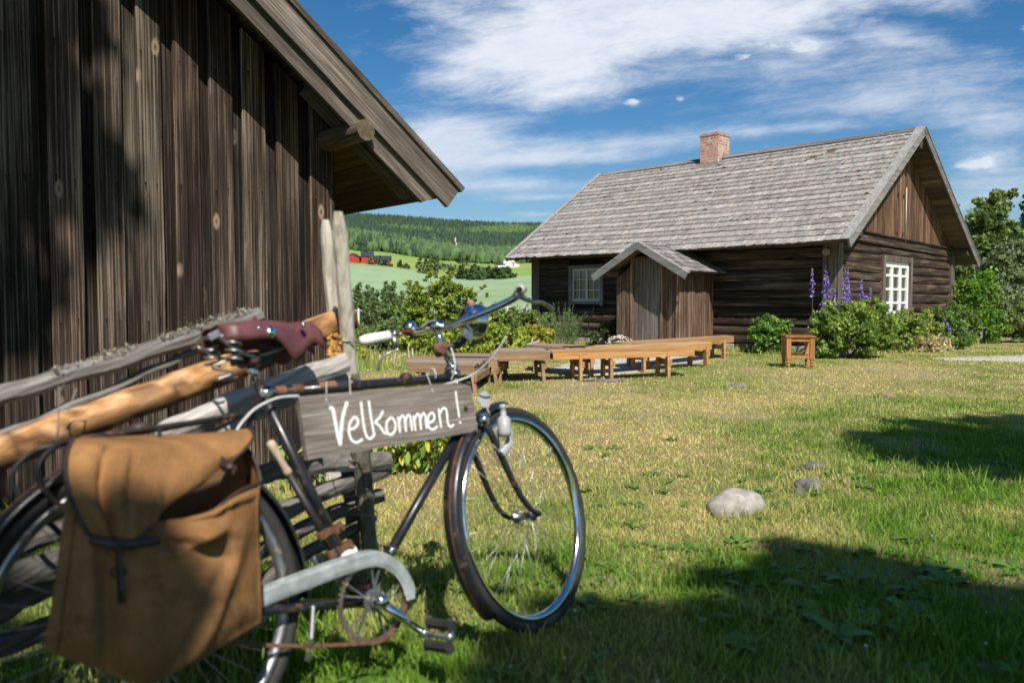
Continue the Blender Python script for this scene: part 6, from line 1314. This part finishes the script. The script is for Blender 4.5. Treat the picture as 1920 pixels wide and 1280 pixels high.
for i, (px, d, top, w) in enumerate(((742, 75, 578, 3.6), (722, 80, 590, 3.2), (765, 72, 585, 3.4), (705, 70, 606, 2.5), (800, 90, 585, 4), (690, 95, 612, 3), (900, 110, 585, 6), (925, 108, 578, 5), (965, 105, 580, 5), (985, 108, 584, 5))):
    x = (px-960)/FPX*d; g = float(gz(x, d)); lab = ['tall willow like bush left of the young tree', 'greyish bush beside the railway bank', 'round bush behind the young tree', 'small dark bush on the railway bank', 'bush behind the crown of the young tree', 'low bush near the pale utility pole', 'dark bushes behind the bicycle lamp', 'dark bush right of the bicycle lamp', 'dark bush near the handlebar end', 'dark bush left of the log house'][i]
    far_tree(x, d, CAMH+(568-top)/FPX*d-g, w, (.07, .11, .035), (.17, .24, .08), lab, None, 'bush_tree', n=2000, size=.24, sub=60)
for i in range(15):
    px = lerp(862, 952, i/14)+random.uniform(-2, 2); d = random.uniform(492, 515); x = (px-960)/FPX*d; top = random.uniform(494, 502) if px < 940 else 500; g = float(gz(x, d)); far_tree(x, d, max(6, CAMH+(568-top)/FPX*d-g), 9, (.035, .065, .022), (.10, .15, .05), 'dark deciduous tree in the field copse', 'copse in the middle of the fields', n=420, lob=4, size=1.3, sub=26)
for i, (px, d, h) in enumerate(((789, 555, 8), (806, 560, 9), (848, 540, 12), (695, 600, 7), (714, 603, 6), (725, 603, 6), (750, 600, 4), (820, 640, 12), (797, 640, 12), (812, 650, 12), (864, 700, 12), (752, 598, 5), (763, 596, 4))):
    x = (px-960)/FPX*d; far_tree(x, d, h, h*1.1, (.04, .07, .025), (.10, .16, .05), 'small round tree standing on the field edge', 'single trees along the field edge', n=300, lob=3, size=1.1, sub=20)

# far farm buildings
def farmhouse(name, label, px, py, d, w, dep, h, rh, rot, wall, roof, wins=0, cat='barn'):
    p = at_depth(px, py, d); g = float(gz(p.x, p.y))-.3; r = thing(name, label, cat, (p.x, p.y, g), rot); b = MB(); b.box((-w/2, -dep/2, 0), (w/2, dep/2, h)); b.prism([(-w/2, -dep/2+.01, h), (-w/2, dep/2-.01, h), (-w/2, 0, h+rh)], (w, 0, 0)); b.build('wall', wall, r)
    b = MB()
    for s in (-1, 1): b.prism([(-w/2-.5, s*(dep/2+.6), h-.3), (-w/2-.5, 0, h+rh+.05), (-w/2-.5, 0, h+rh+.4), (-w/2-.5, s*(dep/2+.6), h+.05)], (w+1, 0, 0))
    b.build('roof', roof, r)
    for k in range(wins):
        b = MB(); x = lerp(-w/2+1.6, w/2-1.6, (k+.5)/wins); b.box((x-.5, -dep/2-.06, h*.35), (x+.5, -dep/2+.01, h*.35+1.3)); b.build('window', CREAM if wall is REDP else DARKW, r)
    return r
farmhouse('red_barn', 'red gabled barn with pale foundation at the left of the farm', 664, 492, 610, 8, 11, 3.6, 3.2, R_(80), REDP, BROOF, 0)
farmhouse('red_barn', 'tall red barn with dark blue roof in the middle of the farm', 689, 491, 612, 9, 9, 5.5, 3.2, R_(10), REDP, BROOF, 0)
farmhouse('red_barn', 'long low red barn with dark blue roof at the right of the farm', 712, 492, 614, 17, 9, 3.6, 2.8, R_(8), REDP, BROOF, 3)
farmhouse('white_farmhouse', 'white farmhouse with pale gable on the hillside field', 955, 489, 690, 8, 8, 5.0, 3.5, R_(70), CREAM, CREAM, 2, 'house')
farmhouse('white_outbuilding', 'low white outbuilding with grey roof left of the white farmhouse', 938, 491, 690, 9, 6, 3.0, 2.2, R_(5), CREAM, BROOF, 0, 'building')
farmhouse('white_garage', 'small white house right of the white farmhouse', 965, 489, 694, 6, 6, 4.2, 2.4, R_(60), CREAM, RUST, 0, 'house')
mast = at_depth(855, 481, 850); m_ = thing('telecom_mast', 'slim pale mast rising from the forest edge', 'mast', (mast.x, mast.y, float(gz(mast.x, mast.y)))); b = MB(); b.tube([(0, 0, 0), (0, 0, 22)], [.35, .15], 6); b.build('pole', CONC, m_); b = MB(); b.box((-1.1, -.3, 17), (-.4, .3, 21.5)); b.box((.3, -.3, 14), (1.0, .3, 16.5)); b.build('antenna', CREAM, m_)

# forest on the hill: one mass of conifers and broadleaved crowns
def forest():
    n = 30000; az = RNG.uniform(R_(-17), R_(7), n); r = np.sqrt(RNG.uniform(770**2, 1690**2, n)); x, y = r*np.sin(az), r*np.cos(az)
    lowb = 800+60*(noise2(az*60, az*0, 1, 5)-.5)-np.where(az > R_(-3), 40, 0)
    ok = r > lowb; clear = (noise2(x, y, .008, 77) > .80) & (r < 960); ok &= ~(clear & (RNG.random(n) < .85)); x, y, r, az = x[ok], y[ok], r[ok], az[ok]; n = len(x); z = gz(x, y)-1
    kind = noise2(x, y, .006, 21)*.6+noise2(x, y, .02, 23)*.4+RNG.normal(0, .07, n); con = kind < .53+.0*r; con |= (r > 1560) & (RNG.random(n) < .7)
    V = []; F = []; C = []; base = 0
    # conifers: two stacked skirts, 7 sided
    k = 7; ang = np.arange(k)*2*math.pi/k; X, Y, Z = x[con], y[con], z[con]; m = len(X); h = RNG.uniform(9, 19, m); w = h*.19
    rings = [(1.0, .08), (.42, .5), (.7, .46)]; pts = []
    for f, t in rings: pts.append(np.stack([X[:, None]+w[:, None]*f*np.cos(ang)*(.8+.4*RNG.random((m, k))), Y[:, None]+w[:, None]*f*np.sin(ang), (Z+h*t)[:, None]+RNG.normal(0, .4, (m, k))], -1))
    tip = np.stack([X, Y, Z+h], -1)[:, None]; P = np.concatenate(pts+[tip], 1); nv = 3*k+1; idx = np.arange(m)[:, None, None]*nv; f = []
    for q in range(k):
        q2 = (q+1) % k; f += [(q, q2, k+q), (q2, k+q2, k+q), (2*k+q, 2*k+q2, 3*k)]
    V.append(P.reshape(-1, 3)); F.append((idx+np.array(f)).reshape(-1, 3)+base); c = np.array([.030, .058, .030])*RNG.uniform(.5, 1.6, (m, 1)); C.append(np.repeat(c, nv, 0)); base += m*nv
    # broadleaved: lumpy ellipsoids
    dc = ~con; X, Y, Z = x[dc], y[dc], z[dc]; m = len(X); h = RNG.uniform(7, 14, m); w = h*.36; th = np.array([.15, .5, .8]); k = 8; ang = np.arange(k)*2*math.pi/k; rr = [.75, 1.0, .65]; pts = []
    for t, f in zip(th, rr): j = .7+.6*RNG.random((m, k)); pts.append(np.stack([X[:, None]+w[:, None]*f*np.cos(ang)*j, Y[:, None]+w[:, None]*f*np.sin(ang)*j, (Z+h*t)[:, None]+RNG.normal(0, .5, (m, k))], -1))
    P = np.concatenate(pts+[np.stack([X, Y, Z+h], -1)[:, None]], 1); nv = 3*k+1; idx = np.arange(m)[:, None, None]*nv; f = []
    for q in range(k):
        q2 = (q+1) % k; f += [(q, q2, k+q), (q2, k+q2, k+q), (k+q, k+q2, 2*k+q), (k+q2, 2*k+q2, 2*k+q), (2*k+q, 2*k+q2, 3*k)]
    V.append(P.reshape(-1, 3)); F.append((idx+np.array(f)).reshape(-1, 3)+base); c = np.array([.075, .13, .045])*RNG.uniform(.65, 1.4, (m, 1)); C.append(np.repeat(c, nv, 0))
    tag(fast('forest', np.concatenate(V), np.concatenate(F), np.concatenate(C), FARL), kind='stuff')
forest()

# trees beyond the house on the right
rt = [(16.5, 28.5, 4.5, 2.6, 'leafy tree directly behind the right roof verge'), (17.4, 29, 4.9, 3.0, 'tall pointed tree with the highest crown right of the house'), (18.55, 29, 4.8, 2.6, 'tall tree at the right edge of the view'), (20.3, 30, 5.0, 3.2, 'tree just beyond the right edge of the view'), (15.6, 25.6, 2.9, 2.5, 'silvery willow in front of the tall trees on the right'), (14.6, 26.0, 2.4, 2.4, 'low dark tree beside the gable corner bushes'), (16.9, 26.6, 3.3, 2.6, 'bushy willow low at the right edge'), (22.5, 30, 5.2, 3.4, 'tree well beyond the right edge of the yard'), (14.9, 28.5, 2.9, 2.4, 'small tree half hidden behind the gable corner'), (16.0, 24.2, 1.7, 2.2, 'low dense sapling below the willows at the right edge'), (17.2, 31.5, 4.7, 3.4, 'dense tree filling the gap behind the pointed tree on the right'), (19.4, 32, 5.3, 3.6, 'dense tree farthest back at the right edge')]
for i, (x, y, h, w, lab) in enumerate(rt):
    wil = i in (4, 6, 9); tree('willow_tree' if wil else 'tree', lab, x, y, h*1.04, w*1.25, 26000, .10 if not wil else .07, (.075, .12, .035) if not wil else (.12, .17, .075), (.21, .28, .08) if not wil else (.27, .33, .17), 'tree', None, zb=.02, sub=420, spread=.15, tr=.09, lob=9, mat=LEAF, taper=.22)
# trees behind the photographer, whose crowns shade the foreground
def shade_tree(label, x, y, zc, rx, ry, rz, n, size=.16, sub=200, spread=.09, extra=()):
    r = thing('birch_tree', label, 'tree', (x, y, 0), group=None); lo = [(0, 0, zc, rx, ry, rz), (rx*.4, ry*.2, zc+rz*.4, rx*.6, ry*.6, rz*.6), (-rx*.4, -ry*.2, zc-rz*.2, rx*.6, ry*.6, rz*.6)]+list(extra)
    o, cc = leaves(lo, n, size, (.07, .12, .03), (.16, .24, .07), sub=sub, spread=spread, parent=r, shell=.1); trunk((0, 0, -.1), (0, 0, zc), .11, [tuple(c) for c in cc[RNG.integers(0, len(cc), 16)]], r); return r
shade_tree('wide crowned tree behind the photographer whose shade covers the foreground', 3.12, -4.74, 7.0, 2.05, 1.95, .8, 90000, size=.17, sub=1100, spread=.075, extra=[(2.3, -.75, 7, 1.6, 1.6, .8), (-.8, .9, 7, .8, .8, .5)])
shade_tree('tree right of the photographer whose shade falls across the right side of the lawn', 6.5, -1.1, 8.0, 2.2, 1.5, .8, 52000, sub=700)
shade_tree('tree behind the photographer on the left whose shade darkens the barn wall', -2.75, -2.8, 8.0, 2.2, 2.6, 1.0, 52000, sub=520)
shade_tree('small tree behind the photographer whose shade falls on the lower half of the canvas bag', -.48, -4.42, 6.0, 1.42, 1.5, .8, 34000, sub=500)
shade_tree('slim tree behind the photographer whose shade falls on the rear wheel', -1.28, -3.92, 7.0, 1.35, 1.3, .8, 30000, sub=450)
